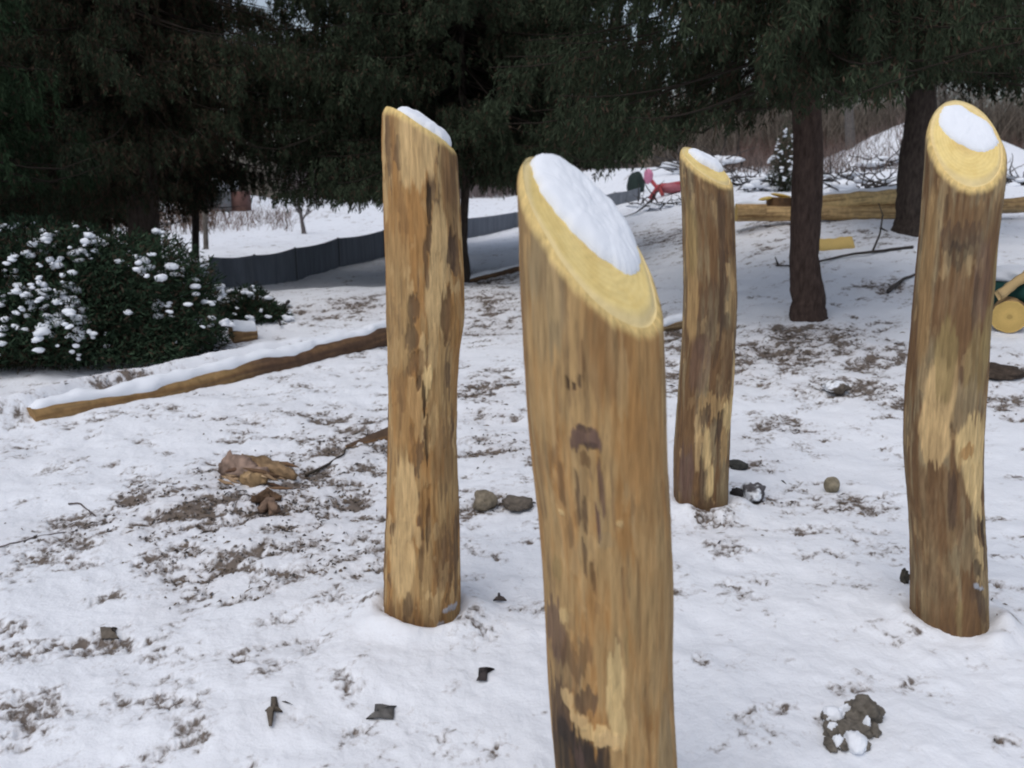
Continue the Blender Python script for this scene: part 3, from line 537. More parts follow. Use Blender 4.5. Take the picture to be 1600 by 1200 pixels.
# pale plank on the snow right of the slim tree
def board(name, a, b2, wid, th_, label, c, mat=CUT, cat='plank', up=(0, 0, 1)):
    a, b2 = np.asarray(a, float), np.asarray(b2, float); d = b2 - a; L_ = np.linalg.norm(d); d = d / L_; up = np.asarray(up, float)
    s = np.cross(d, up); s /= np.linalg.norm(s); u = np.cross(s, d)
    n_ = 14; t = np.linspace(0, L_, n_); V = []; Fq = []
    for q, tt in enumerate(t):
        wv = wid * (1 + .08 * math.sin(q * 1.7)); bu = .01 * math.sin(q * .8)
        prof = [(-.5, -.5), (-.45, .5), (0, .62), (.45, .5), (.5, -.5)]
        for (x, y) in prof: V.append(a + d * tt + s * x * wv + u * (y * th_ + bu))
    for q in range(n_ - 1):
        for k in range(5): Fq.append((q * 5 + k, q * 5 + (k + 1) % 5, q * 5 + 5 + (k + 1) % 5, q * 5 + 5 + k))
    mb = MB(); mb.add(V, Fq, np.asarray(c)); e = (n_ - 1) * 5
    for s0, o in ((0, 1), (e, -1)):
        mb.F.append(np.array([(s0, s0 + 1, s0 + 2, s0 + 2), (s0, s0 + 2, s0 + 3, s0 + 3), (s0, s0 + 3, s0 + 4, s0 + 4)]))
    o = mb.build(name, mat, smooth=False); return tag(o, label, cat)
a = gp(1276, 397, .05); b2 = gp(1332, 391, .05)
board('split_plank', a, b2, size(22, a), .05, 'pale yellow split plank lying on snow just right of the slim tree trunk', rgb(196, 168, 104) * WK, up=(0, -.8, .6))

# ------------------------------------------------------------------ conifers
def tube_trunk(pts, rad, seed, cols, sides=28):
    mb = MB(); pts = np.asarray(pts); n_ = 90; t = np.linspace(0, 1, n_); k = np.linspace(0, 1, len(pts))
    p3 = np.stack([np.interp(t, k, pts[:, a_]) for a_ in range(3)], -1); rr = np.interp(t, k, rad)
    rr = rr * (1 + .05 * fbm(t * 14, t * 0, seed, seed, 3))
    mb.tube(p3, rr, sides, cols, rough=0.16, seed=seed); return mb
def spruce(px, py, trunk_px, R_low, z_low, z_top, label, seed, zmin, dens=1.0, name='spruce_tree', lean=(0, 0), base=None, green=(0.035, 0.046, 0.028), brown=0.25, tw=0.018, az=None, keep=None, taslen=(.22, .6), trunk_col=(0.060, 0.047, 0.040), upto=4.4, npm=1.0, gaps=.30):
    b0 = G(px, py) if base is None else np.asarray(base, float); b0[2] = float(H0(b0[0], b0[1]))
    rg = np.random.default_rng(seed); r0 = size(trunk_px / 2, b0)
    root = empty(name, b0); tag(root, label, 'tree', 'spruce trees')
    hs_ = np.array([-.15, 0.0, .18, .6, 1.5, 3, 5, z_top]); wob = .03 * np.array([0, 0, .3, -1, .8, -.6, .5, 0])
    pts = np.stack([b0[0] + wob + lean[0] * hs_, b0[1] + lean[1] * hs_, b0[2] + hs_], -1)
    rad = r0 * np.array([1.5, 1.3, 1.08, 1.0, .97, .85, .65, .08])
    mb = tube_trunk(pts, rad, seed, np.array(trunk_col)); under(mb.build('trunk', BARK), root)
    ax = lambda h: np.array([np.interp(h, hs_, pts[:, 0]), np.interp(h, hs_, pts[:, 1]), b0[2] + h])
    br = MB(); SP, SD, SL, SC = [], [], [], []
    h = z_low
    while h < z_top - .3:
        f = (h - z_low) / (z_top - z_low); Lr = R_low * (1 - f) ** 0.6 * (0.55 + .45 * min(1, (h - z_low + .5) / 1.0))
        hi = h > upto; nb = int((8 if not hi else 4) * min(1, dens + .3))
        for k in range(max(nb, 3)):
            a = rg.uniform(0, 2 * math.pi)
            if az is not None and rg.random() < az[2] and math.cos(a - az[0]) < az[1]: continue
            L_ = Lr * rg.uniform(.7, 1.1); s = np.linspace(0, 1, 9); d = np.array([math.cos(a), math.sin(a)])
            droop = rg.uniform(.28, .5) * (1 - .7 * f)
            zz = -droop * L_ * (s * 1.25 - .45 * s * s * s); side = np.array([-d[1], d[0]]) * rg.uniform(-.25, .25)
            p0 = ax(h + rg.uniform(-.12, .12)); pt = np.stack([p0[0] + (d[0] * s + side[0] * s * s) * L_, p0[1] + (d[1] * s + side[1] * s * s) * L_, p0[2] + zz], -1)
            zl = zmin(pt[:, 0]); 
            if (pt[2:, 2] < zl[2:] + .02).mean() > .5: continue
            pt[:, 2] = np.maximum(pt[:, 2], zl + .08)
            br.tube(pt, np.linspace(.016, .003, 9) * (1.5 if hi else 1), 4, (.034, .027, .022), cap=False)
            nt_ = int(L_ / (.055 if not hi else .16) * dens)
            u = rg.uniform(.12, 1.0, nt_) ** .8; q = np.stack([np.interp(u, s, pt[:, a_]) for a_ in range(3)], -1)
            side_l = rg.uniform(-1, 1, nt_) * (.30 * L_ ** .5) * (1.15 - u)
            q[:, 0] += -d[1] * side_l; q[:, 1] += d[0] * side_l; q[:, 2] += -.25 * np.abs(side_l)
            tl = rg.uniform(*taslen, nt_) * (1.05 - .45 * u); zl = zmin(q[:, 0]) + rg.uniform(0, .22, nt_)
            tl = np.minimum(tl, np.maximum(q[:, 2] - zl, 0.0)); ok = tl > .05; q, tl, u = q[ok], tl[ok], u[ok]
            if not len(q): continue
            m = np.maximum((tl * (135 * npm if not hi else 16)).astype(int), 3); idx = np.repeat(np.arange(len(q)), m); N = len(idx); tt = rg.random(N)
            dr = np.stack([d[0] * .18 + rg.normal(0, .10, len(q)), d[1] * .18 + rg.normal(0, .10, len(q)), -np.ones(len(q))], -1)
            pos = q[idx] + dr[idx] * (tt * tl[idx])[:, None] + rg.normal(0, .012, (N, 3))
            sd = dr[idx] * rg.uniform(.35, 1.0, N)[:, None] + rg.normal(0, .30, (N, 3)); sd /= np.linalg.norm(sd, axis=1)[:, None]
            SP.append(pos); SD.append(sd); SL.append(rg.uniform(.045, .09, N) * (2.6 if hi else 1))
            tone = (0.75 + .5 * rg.random(len(q)))[idx] * rg.uniform(.75, 1.25, N); inner = (rg.random(N) < brown * (1.3 - u[idx]))
            g3 = np.array(green)[None] * tone[:, None]; g3[inner] = np.array([.060, .042, .030]) * tone[inner][:, None]; SC.append(g3)
        h += rg.uniform(.10, .17) if not hi else .38
    under(br.build('branches', TWIG), root)
    Pn, D, Ln, Cn = np.vstack(SP), np.vstack(SD), np.concatenate(SL), np.vstack(SC)
    den = fbm(Pn[:, 0] * 1.3, Pn[:, 1] * 1.3, Pn[:, 2] * 1.7, seed + 50, 2)
    if gaps:
        k = rg.random(len(Pn)) > S(-den, gaps, gaps + .12); Pn, D, Ln, Cn = Pn[k], D[k], Ln[k], Cn[k]
    N = len(Pn); rv = rg.normal(0, 1, (N, 3)); W = np.cross(D, rv); W /= np.linalg.norm(W, axis=1)[:, None] + 1e-9
    wd = (.88 * tw * rg.uniform(.6, 1.2, N) * np.where(Ln > .12, 2.2, 1.0))[:, None]
    V = np.stack([Pn, Pn + D * Ln[:, None] * .45 + W * wd * .5, Pn + D * Ln[:, None], Pn + D * Ln[:, None] * .45 - W * wd * .5], 1)
    Fq = np.arange(N * 4).reshape(-1, 4)
    under(mesh_np('needles', V.reshape(-1, 3), Fq, NEEDLE, None, np.repeat(Cn, 4, 0), smooth=False), root)
    pass
    return root
def zfun(tab, Y):
    tab = [(P(px, py, Y)[0], P(px, py, Y)[2]) for px, py in tab]; xs, zs = zip(*tab); return lambda x: np.interp(x, xs, zs)
def holes(spots, Y):
    # open places in the crown: (pixel x, y, radius x, radius y, fraction removed)
    hs2 = [(P(a, b, Y), size(c, P(a, b, Y)), size(d, P(a, b, Y)), e) for a, b, c, d, e in spots]; rg = np.random.default_rng(5)
    def k(Pn):
        keep = np.ones(len(Pn), bool); u = rg.random(len(Pn))
        dist = Y / Pn[:, 1]
        for (c, rx, rz, e) in hs2:
            X_, Z_ = Pn[:, 0] * dist, CAM_H + (Pn[:, 2] - CAM_H) * dist
            keep &= ~(((((X_ - c[0]) / rx) ** 2 + ((Z_ - c[2]) / rz) ** 2) < 1) & (u < e))
        return keep
    return k
spruce(727, 440, 13, 4.1, 1.35, 7.4, 'large dark spruce whose drooping crown fills the top centre behind the left post', 41,
       zfun([(250, 150), (330, 230), (380, 300), (430, 330), (560, 322), (600, 328), (720, 306), (800, 308), (860, 285), (905, 262), (1000, 262), (1040, 245), (1100, 225), (1200, 180)], 10.5), dens=1.6, tw=.021, upto=5.0)
spruce(1262, 500, 44, 3.2, 1.9, 5.8, 'slim spruce with a bare reddish brown lower trunk right of the middle post', 42,
       zfun([(850, 200), (950, 262), (1000, 285), (1050, 240), (1120, 195), (1150, 215), (1185, 205), (1200, 150), (1240, 165), (1300, 185), (1330, 170), (1370, 150), (1450, 110), (1600, 90)], 6.6), dens=1.35, tw=.016, lean=(-.10, 0), trunk_col=(.062, .043, .036))
spruce(1424, 362, 44, 2.4, 2.3, 6.4, 'thick dark spruce trunk standing close behind the right post', 43,
       zfun([(1250, 60), (1350, 110), (1400, 150), (1440, 140), (1500, 128), (1570, 110), (1620, 140), (1700, 160)], 10.5), dens=1.3, tw=.022, lean=(-.05, 0))
spruce(236, 455, 46, 3.9, 1.05, 8.6, 'thick dark spruce trunk rising behind the snowy bush', 44,
       zfun([(-200, 330), (0, 350), (120, 360), (200, 330), (250, 250), (290, 205), (340, 235), (400, 240), (600, 180)], 9.5), dens=1.4, brown=.55, tw=.018, upto=5.0)
spruce(172, 440, 26, 2.6, 1.0, 6.0, 'thinner brownish spruce trunk left of the thick one behind the bush', 45,
       zfun([(-200, 320), (0, 360), (120, 375), (200, 370), (230, 330), (300, 200), (340, 200), (380, 180)], 12), dens=1.2, brown=.8, npm=.6, tw=.028)
spruce(0, 0, 40, 2.3, 1.5, 5.4, 'spruce at the left edge of the photo showing only low green drooping branches', 46,
       zfun([(-600, 300), (0, 300), (60, 270), (120, 250), (240, 215), (300, 160)], 7.0), dens=1.2, base=(-5.9, 7.6, 0), green=(.030, .050, .026), brown=.1, tw=.018)
spruce(560, 332, 20, 4.4, 1.2, 9.5, 'farther spruce filling the gap behind the large centre one', 47,
       zfun([(150, 150), (330, 200), (420, 250), (700, 260), (900, 230), (1200, 170), (1300, 150)], 17), dens=1.1, base=(-1.2, 17.5, 0), npm=.6, upto=6.0, tw=.04, brown=.3)

# ------------------------------------------------------------------ snowy bush at the left
def shrub(c, rx, ry, rz, n_, label, seed, ncl, name='evergreen_bush', shape=None, clump=(.05, .10)):
    rg = np.random.default_rng(seed); root = empty(name, c); tag(root, label, 'bush'); c = np.asarray(c)
    d = rg.normal(0, 1, (n_, 3)); d[:, 2] = np.abs(d[:, 2]); d /= np.linalg.norm(d, axis=1)[:, None]
    q = rg.random(n_) ** .45; lump = 1 + .34 * fbm(d[:, 0] * 2.9, d[:, 1] * 2.9, d[:, 2] * 2.9, seed, 5)
    pos = c + d * np.array([rx, ry, rz]) * (q * lump)[:, None]
    if shape is not None: k = shape(pos); pos, d, q = pos[k], d[k], q[k]
    N = len(pos); sd = d * .7 + rg.normal(0, .6, (N, 3)); sd /= np.linalg.norm(sd, axis=1)[:, None]; Ln = rg.uniform(.035, .08, N)
    W = np.cross(sd, rg.normal(0, 1, (N, 3))); W /= np.linalg.norm(W, axis=1)[:, None]; wd = rg.uniform(.010, .018, N)[:, None]
    V = np.stack([pos, pos + sd * Ln[:, None] * .5 + W * wd * .5, pos + sd * Ln[:, None], pos + sd * Ln[:, None] * .5 - W * wd * .5], 1)
    tn = rg.uniform(.6, 1.5, N)[:, None]; C0 = np.array([.030, .050, .030]) * tn; br = rg.random(N) < .18 + .25 * (q < .75); C0[br] = np.array([.055, .042, .030]) * tn[br]
    under(mesh_np('foliage', V.reshape(-1, 3), np.arange(N * 4).reshape(-1, 4), NEEDLE, None, np.repeat(C0, 4, 0), smooth=False), root)
    mb = MB()
    for k in range(26):
        e = rg.normal(0, 1, 3); e[2] = abs(e[2]) + .4; e /= np.linalg.norm(e); t = np.linspace(0, 1, 6)[:, None]
        s0 = c + np.array([rg.uniform(-.4, .4) * rx, rg.uniform(-.3, .3) * ry, 0]); e1 = c + e * np.array([rx, ry, rz]) * .85
        mb.tube(s0 + (e1 - s0) * t + rg.normal(0, .02, (6, 3)), np.linspace(.016, .004, 6), 5, (.06, .048, .036))
    under(mb.build('stem', TWIG), root)
    mb = MB(); cnt = 0
    while cnt < ncl:
        e = rg.normal(0, 1, 3); e[2] = abs(e[2]) * .9 + .22; e[1] = -abs(e[1]) if rg.random() < .75 else e[1]; e /= np.linalg.norm(e)
        pp = c + e * np.array([rx, ry, rz]) * rg.uniform(.86, 1.06) * (1 + .34 * float(fbm(e[0] * 2.9, e[1] * 2.9, e[2] * 2.9, seed, 5)))
        if shape is not None and not shape(pp[None])[0]: continue
        if float(fbm(pp[0] * 1.8, pp[2] * 2.5, 0, seed + 4, 3)) < -.05 and rg.random() < .75: continue
        if pp[0] > c[0] + .45 * rx and rg.random() < .8: continue
        m = rg.integers(1, 5); dirn = rg.uniform(-1, 1); s = rg.uniform(*clump) * (1.0 if rg.random() < .6 else .55)
        for j in range(m):
            o = np.array([dirn * j * s * .9, rg.normal(0, .3) * s, -abs(rg.normal(0, .55)) * s * j]) 
            V, Fq = blob(pp + o, (s * rg.uniform(.6, 1.0), s * .7, s * rg.uniform(.35, .6)), 2, .55, 1.6, int(rg.integers(0, 999)), rg.uniform(-.5, .5)); mb.add(V, Fq)
        cnt += 1
    o = mb.build('snow_clumps', SNOW); o['kind'] = 'stuff'; under(o, root)
    return root
bc = np.array([-4.25, 7.3, -.02])
shrub(bc, 1.8, 1.05, 1.28, 150000, 'broad dark evergreen bush loaded with snow clumps behind the long log', 51, 620, clump=(.02, .062),
      shape=lambda p: (p[:, 2] < 1.22 - .76 * S(p[:, 0], -3.5, -1.9)) & (p[:, 2] > .04 + .28 * S(-p[:, 1], -6.7, -6.2)))
c2 = G(385, 505); shrub(c2 + [0, .1, 0], .42, .3, .34, 9000, 'small low frosted bush right of the big snowy bush, beside the silt fence', 52, 46, clump=(.02, .045))

# ------------------------------------------------------------------ silt fence
FN = [(330, 448, 40), (400, 447, 42), (463, 438, 44), (530, 420, 41), (600, 402, 36), (700, 376, 28), (805, 356, 21), (900, 336, 19), (960, 322, 18), (1000, 312, 17)]
root = None; rows = []
for (px, pyb, hp) in FN:
    b0 = G(px, pyb); rows.append((b0[0], b0[1], b0[2] - .03, size(hp * 1.2, b0)))
rows = np.array(rows); root = empty('silt_fence', rows[2, :3]); tag(root, 'low dark grey fabric silt fence winding across the snow behind the left post', 'fence')
t = np.linspace(0, 1, 400); k = np.linspace(0, 1, len(rows)); rr = np.stack([np.interp(t, k, rows[:, a]) for a in range(4)], -1)
hn = 12; v = np.linspace(0, 1, hn)[None]; bulge = .035 * fbm(t[:, None] * 60 + 0 * v, v * 2 + 0 * t[:, None], 0, 71, 4) + .05 * np.sin(v * 3.1) * fbm(t[:, None] * 25 + 0 * v, 0 * v, 3, 72, 2)
sagt = -.03 * np.abs(np.sin(t * math.pi * (len(rows) - 1)))
for side in (0,):
    Vf = np.stack([rr[:, 0:1] + bulge * .3 + 0 * v, rr[:, 1:2] + bulge, rr[:, 2:3] - .06 + v * (rr[:, 3:4] + .06 + sagt[:, None])], -1)
i = np.arange(len(t) - 1)[:, None] * hn; j = np.arange(hn - 1)[None]; Fq = np.stack([i + j, i + hn + j, i + hn + j + 1, i + j + 1], -1).reshape(-1, 4)
cf = np.tile(np.array([.13, .145, .17]), (Vf.size // 3, 1))
fo = mesh_np('fabric', Vf.reshape(-1, 3), Fq, CLOTH, None, cf); sm = fo.modifiers.new('thickness', 'SOLIDIFY'); sm.thickness = .006; under(fo, root)
for q in range(1, len(rows) - 1):
    mb = MB(); x, y, z, h = rows[q]; mb.box((x, y + .03, z + h * .5 - .03), .03, .03, h + .08, None, (.09, .095, .10)); under(mb.build('stake', TWIG, smooth=False), root)

# ------------------------------------------------------------------ bare trees, brush and far things
def bare_tree(base, h, r, label, seed, colr=(.15, .135, .125), levels=4, name='bare_tree', spread=.5, group='bare trees in the woods behind', kids=6, twig=.006, low=.25):
    rg = np.random.default_rng(seed); root = empty(name, base); tag(root, label, 'tree', group); tr, tw = MB(), MB()
    def grow(p, d, L_, r, lv):
        n_ = 7; pts = [p]; dd = d.copy()
        for k in range(n_ - 1):
            dd = dd + rg.normal(0, .10, 3) + np.array([0, 0, .03]); dd /= np.linalg.norm(dd); pts.append(pts[-1] + dd * L_ / (n_ - 1))
        pts = np.array(pts); (tr if lv < 2 else tw).tube(pts, np.linspace(r, r * .35, n_), 8 if lv == 0 else (5 if lv == 1 else 3), np.array(colr) * rg.uniform(.8, 1.2), cap=False, rough=.1 if lv == 0 else 0)
        if lv >= levels - 1: return
        for k in range(kids if lv else kids + 5):
            f = rg.uniform(low if lv == 0 else .2, .98); q = np.array([np.interp(f * (n_ - 1), np.arange(n_), pts[:, a]) for a in range(3)])
            s = rg.normal(0, 1, 3); s -= s.dot(dd) * dd; s /= np.linalg.norm(s); nd = dd * rg.uniform(.5, .9) + s * spread * rg.uniform(.7, 1.4); nd /= np.linalg.norm(nd)
            grow(q, nd, L_ * rg.uniform(.35, .6) * (1.1 - .5 * f), max(r * (1 - .6 * f) * rg.uniform(.3, .5), twig), lv + 1)
    grow(np.array([0, 0, -.1]) + np.asarray(base), np.array([rg.normal(0, .03), rg.normal(0, .03), 1.0]), h, r, 0)
    under(tr.build('trunk', BARK), root); under(tw.build('twigs', TWIG), root); return root
def wl(px, Y, dy=0): x = (px - 800) / F * Y * math.cos(PITCH) * 1.0; return np.array([x, Y, float(H0(x, Y))])
WOODS = [(-60, 52, 13, .20, 'bare tree at the far left edge, glimpsed through the spruce branches'), (60, 60, 14, .16, 'bare tree behind the green spruce branches at the left edge'), (130, 48, 12, .18, 'bare tree glimpsed left of the brownish spruce trunk'),
         (285, 44, 12, .16, 'pale bare tree just right of the thick left spruce trunk'), (318, 55, 13, .14, 'bare tree beside the snowy shed, on its left'), (392, 64, 14, .18, 'bare tree beyond the shed, partly under the spruce fringe'),
         (1095, 70, 14, .2, 'grey bare tree above the red play frame'), (1170, 62, 13, .20, 'grey bare tree above the snowy slope, just right of the middle post'), (1205, 80, 15, .2, 'bare tree left of the slim spruce trunk, far back'),
         (1325, 38, 11, .22, 'dark bare trunk standing on the slope between the two right spruce trunks'), (1300, 72, 14, .18, 'far bare tree just right of the slim spruce trunk'), (1372, 66, 14, .2, 'far bare tree above the white bank, left of the right post'),
         (1460, 60, 13, .2, 'bare tree directly behind the right post'), (1530, 70, 15, .24, 'bare tree behind the oval sawn face'), (1590, 50, 13, .22, 'dark bare tree at the right edge of the photo'), (1650, 58, 13, .2, 'bare tree just outside the right edge, branches reaching in')]
for k, (px, Y, h, r, lb) in enumerate(WOODS):
    bare_tree(wl(px, Y), h, r, lb, 200 + k, kids=6, twig=.012 + Y * .00012)
bare_tree(wl(292, 15), 7, .07, 'slender dark tree trunk just right of the thick left spruce trunk', 310, colr=(.05, .042, .036), group=None, name='slender_tree', twig=.006, low=.5)
bare_tree(wl(312, 19), 7, .06, 'thin grey tree trunk second from the thick left spruce trunk, beyond the bush', 311, colr=(.10, .09, .08), group=None, name='slender_tree', twig=.006, low=.5)
bs = G(475, 366); bare_tree(bs, size(60, bs), size(4, bs), 'small bare sapling standing alone on the white snowfield below the spruce fringe', 300, levels=3, name='bare_sapling', kids=8, twig=size(.9, bs), group=None, colr=(.12, .105, .10), low=.35)
def brush(name, label, boxes, seed, cat):
    rg = np.random.default_rng(seed); mb = MB(); Vs, Fs, Cs, n0 = [], [], [], 0
    for (x0, x1, Y0, Y1, N, h0, h1, colr, wd) in boxes:
        px = rg.uniform(x0, x1, N); Y = rg.uniform(Y0, Y1, N); x = (px - 800) / F * Y * .97; z = H0(x, Y) - .1; h = rg.uniform(h0, h1, N) * (.5 + .5 * rg.random(N))
        lean = rg.normal(0, .42, (N, 2)); mid = np.stack([x + lean[:, 0] * h * .35, Y + lean[:, 1] * h * .35, z + h * .5], -1); top = np.stack([x + lean[:, 0] * h + rg.normal(0, .1, N), Y + lean[:, 1] * h, z + h], -1); bot = np.stack([x, Y, z], -1)
        w = (wd * rg.uniform(.5, 1.4, N))[:, None]; a1, a2, a3 = np.array([1, 0, 0.]), np.array([-.5, .87, 0]), np.array([-.5, -.87, 0])
        rows = [bot + a * w for a in (a1, a2, a3)] + [mid + a * w * .7 for a in (a1, a2, a3)] + [top + a * w * .25 for a in (a1, a2, a3)]
        V = np.stack(rows, 1); f = np.array([(0, 1, 4, 3), (1, 2, 5, 4), (2, 0, 3, 5), (3, 4, 7, 6), (4, 5, 8, 7), (5, 3, 6, 8)])
        Fq = (np.arange(N)[:, None, None] * 9 + f[None]).reshape(-1, 4) + n0; n0 += N * 9; Vs.append(V.reshape(-1, 3)); Fs.append(Fq); Cs.append(np.repeat(np.array(colr) * rg.uniform(.35, 1.7, N)[:, None] * np.array([1, rg.uniform(.92, 1.0), rg.uniform(.85, 1.0)]), 9, 0))
    o = mesh_np(name, np.vstack(Vs), np.vstack(Fs), TWIG, None, np.vstack(Cs)); tag(o, label, cat, kind='stuff')
    return o
brush('brushwood', 'grey brown leafless thicket along the far side of the snow, behind all the trees', [
    (-300, 430, 56, 80, 9000, 2.0, 5.5, (.22, .20, .18), .03), (400, 1000, 66, 90, 7000, 1.5, 4, (.18, .16, .15), .028), (1000, 1900, 58, 85, 22000, 2.0, 9.0, (.21, .185, .165), .034), (1150, 1900, 48, 60, 5000, 1, 2.6, (.17, .11, .10), .022),
    (1060, 1420, 30, 44, 2600, .3, 1.2, (.16, .13, .12), .014), (1420, 1900, 38, 48, 2500, .5, 1.6, (.15, .12, .11), .016),
    (-300, 330, 24, 40, 2500, .5, 2.2, (.12, .09, .07), .012)], 400, 'thicket')
brush('reddish_brush', 'thin reddish brown weed stalks poking through snow in front of the snowy shed', [(280, 450, 26, 40, 700, .2, .9, (.14, .085, .07), .010)], 401, 'weeds')

# snowy shed far left
sh = np.array([(345 - 800) / F * 42, 42, 0.0]); sh[2] = float(H0(sh[0], sh[1])); root = empty('shed', sh); tag(root, 'small grey shed with a thick snow-covered roof glimpsed between the left trunks', 'shed')
mb = MB(); mb.box(sh + [0, 0, .45], 2.0, 1.6, 1.0, None, (.16, .17, .18)); under(mb.build('wall', STONE, smooth=False), root)
mb = MB(); mb.box(sh + [1.32, .1, .45], .6, 1.2, 1.0, None, (.13, .07, .06)); under(mb.build('side_door', STONE, smooth=False), root)
mb = MB(); V, Fq = blob(sh + [0, 0, 1.25], (1.25, 1.1, .62), 3, .12, 1.2, 7); V[:, 2] = np.maximum(V[:, 2], sh[2] + .96); mb.add(V, Fq); under(mb.build('snowy_roof', SNOW), root)

# red play frame and covered crate far behind
rp = G(1038, 308); s_ = size(1, rp)
root = empty('play_frame', rp); tag(root, 'red play frame with a pink rounded top, half buried in snow behind the posts', 'play frame')
mb = MB(); mb.tube([rp + [-18 * s_, 0, -.05], rp + [-12 * s_, 0, 14 * s_], rp + [-26 * s_, 0, 30 * s_]], 3.2 * s_, 10, (.42, .06, .07)); mb.tube([rp + [-22 * s_, .1, -.05], rp + [-10 * s_, .1, 16 * s_], rp + [30 * s_, .1, 22 * s_]], 3.0 * s_, 10, (.42, .06, .07)); mb.tube([rp + [-12 * s_, 0, 18 * s_], rp + [-2 * s_, 0, 2 * s_]], 3 * s_, 10, (.40, .06, .06)); under(mb.build('frame', PLASTIC), root)
mb = MB(); V, Fq = blob(rp + [12 * s_, .25, 14 * s_], (20 * s_, .3, 10 * s_), 3, .12, 1.5, 3); V[:, 2] = np.clip(V[:, 2], rp[2] + 5 * s_, rp[2] + 21 * s_); mb.add(V, Fq, (.33, .10, .12)); under(mb.build('seat_tub', PLASTIC), root)
mb = MB(); V, Fq = blob(rp + [-26 * s_, 0, 32 * s_], (7.5 * s_, 5 * s_, 12 * s_), 3, .3, 1.5, 4); mb.add(V, Fq, (.60, .22, .34)); under(mb.build('pink_top', PLASTIC), root)
cp = G(996, 304); s_ = size(1, cp); mb = MB(); V, Fq = blob(cp + [0, .3, 14 * s_], (14 * s_, .35, 20 * s_), 3, .30, 1.6, 9); mb.add(V, Fq, (.022, .034, .030))
tag(mb.build('covered_heap', CLOTH), 'dark green covered heap standing just left of the red play frame', 'covered heap')

# ------------------------------------------------------------------ green tarp, leaning board and log round at the right edge
lp = G(1580, 524); lr = size(26, lp); Yr = lp[1]
cA = P(1577, 499, Yr); lying_log('log_round', cA + [0, 0, 0], cA + [.32, .55, .02], lr, lr * .97, 'log lying behind the right post, its round pale yellow cut end facing the camera', ('tan', 'brown'), 81, segs=30, ends='pale')
a = P(1560, 462, Yr + .02); b2 = P(1612, 424, Yr + .35); board('leaning_board', a, b2, size(15, a), .04, 'pale wooden board slanting over the round log end at the right edge', rgb(176, 150, 106) * WK, up=(.1, -.9, .3))
mb = MB(); tp = P(1600, 455, Yr + .6); V, Fq = blob(tp, (size(60, tp), .5, size(34, tp)), 4, .35, 1.3, 12); V[:, 2] = np.maximum(V[:, 2], -1); mb.add(V, Fq, (.012, .055, .048)); root = empty('covered_pile', tp - [0, 0, .3]); tag(root, 'pile under a dark green tarp with snow on top at the right edge', 'covered pile'); under(mb.build('tarp', CLOTH), root)
mb = MB(); V, Fq = blob(tp + [.03, .02, size(22, tp)], (size(58, tp), .46, size(18, tp)), 4, .30, 1.3, 13); mb.add(V, Fq); under(mb.build('snow_cover', SNOW), root)

# fallen branches behind
def branch(name, pix, rad, label, seed, colr=(.06, .052, .046), forks=(), Y=None, cat='branch', lift=.03):
    pts = [gp(px, py, lift) if Y is None else P(px, py, Y) for px, py in pix]; pts = np.array(pts); t = np.linspace(0, len(pts) - 1, 24); p3 = np.stack([np.interp(t, np.arange(len(pts)), pts[:, a]) for a in range(3)], -1)
    p3 = p3 + .012 * np.stack([fbm(t * 2, t * 0, a, seed, 3) for a in range(3)], -1); mb = MB(); r = size(rad, pts[0]); mb.tube(p3, np.linspace(r, r * .45, 24), 7, colr, rough=.2)
    for fk in forks:
        q = np.array([gp(px, py, lift) if dz is None else gp(px, py, lift) + [0, 0, dz] for px, py, dz in fk]); mb.tube(q, np.linspace(r * .7, r * .3, len(q)), 6, colr)
    return tag(mb.build(name, BARK), label, cat)
base = gp(1362, 402, .03)
s1 = size(1, base)
pts = [base, base + [8 * s1, 0, 18 * s1], base + [12 * s1, 0, 34 * s1], base + [5 * s1, 0, 56 * s1]]
branch('fallen_branch', [(1425, 394), (1360, 402), (1310, 408), (1250, 424), (1212, 422)], 2.6, 'long dark fallen branch on the snow passing behind the slim tree trunk', 501, forks=[[(1362, 402, None), (1372, 392, .12), (1374, 388, .32), (1366, 384, .46)], [(1215, 422, None), (1210, 418, .06)], [(1372, 392, .20), (1384, 388, .12)]])
branch('fallen_branch', [(1388, 462), (1400, 452), (1425, 438), (1450, 432)], 3.5, 'short dark branch lying on the snow at the left side of the right post', 502, colr=(.075, .065, .06))
# dark snow-covered branch heap behind the log pile
def twig_heap(px, py, w_px, h_px, n_, label, seed, snowy=8, name='brush_heap'):
    rg = np.random.default_rng(seed); c = G(px, py); s = size(1, c); root = empty(name, c); tag(root, label, 'brush heap'); mb = MB()
    for k in range(n_):
        a = c + [rg.uniform(-.5, .5) * w_px * s, rg.uniform(-.3, .6), rg.uniform(0, .5) * h_px * s]; d = np.array([rg.normal(0, 1), rg.normal(0, .5), rg.normal(0, .35) + .15]); d /= np.linalg.norm(d); L_ = rg.uniform(.2, .55) * w_px * s
        t = np.linspace(0, 1, 6)[:, None]; mb.tube(a + d * L_ * t + rg.normal(0, .02, (6, 3)), np.linspace(1.3, .4, 6) * s, 4, np.array([.05, .045, .042]) * rg.uniform(.7, 1.4), cap=False)
    under(mb.build('twigs', TWIG), root); mb = MB()
    for k in range(snowy):
        V, Fq = blob(c + [rg.uniform(-.5, .5) * w_px * s, rg.uniform(-.2, .5), rg.uniform(.0, .6) * h_px * s], (rg.uniform(.08, .22) * w_px * s, .2, rg.uniform(.08, .2) * h_px * s), 2, .4, 1.5, int(rg.integers(0, 99))); mb.add(V, Fq)
    o = mb.build('snow_cover', SNOW); under(o, root)
twig_heap(1355, 300, 110, 34, 70, 'dark twiggy snowy brush heap behind the log pile, between the two spruce trunks', 601, 9)
twig_heap(1195, 300, 80, 34, 50, 'snowy brush heap behind the stump, right of the middle post', 602, 10)
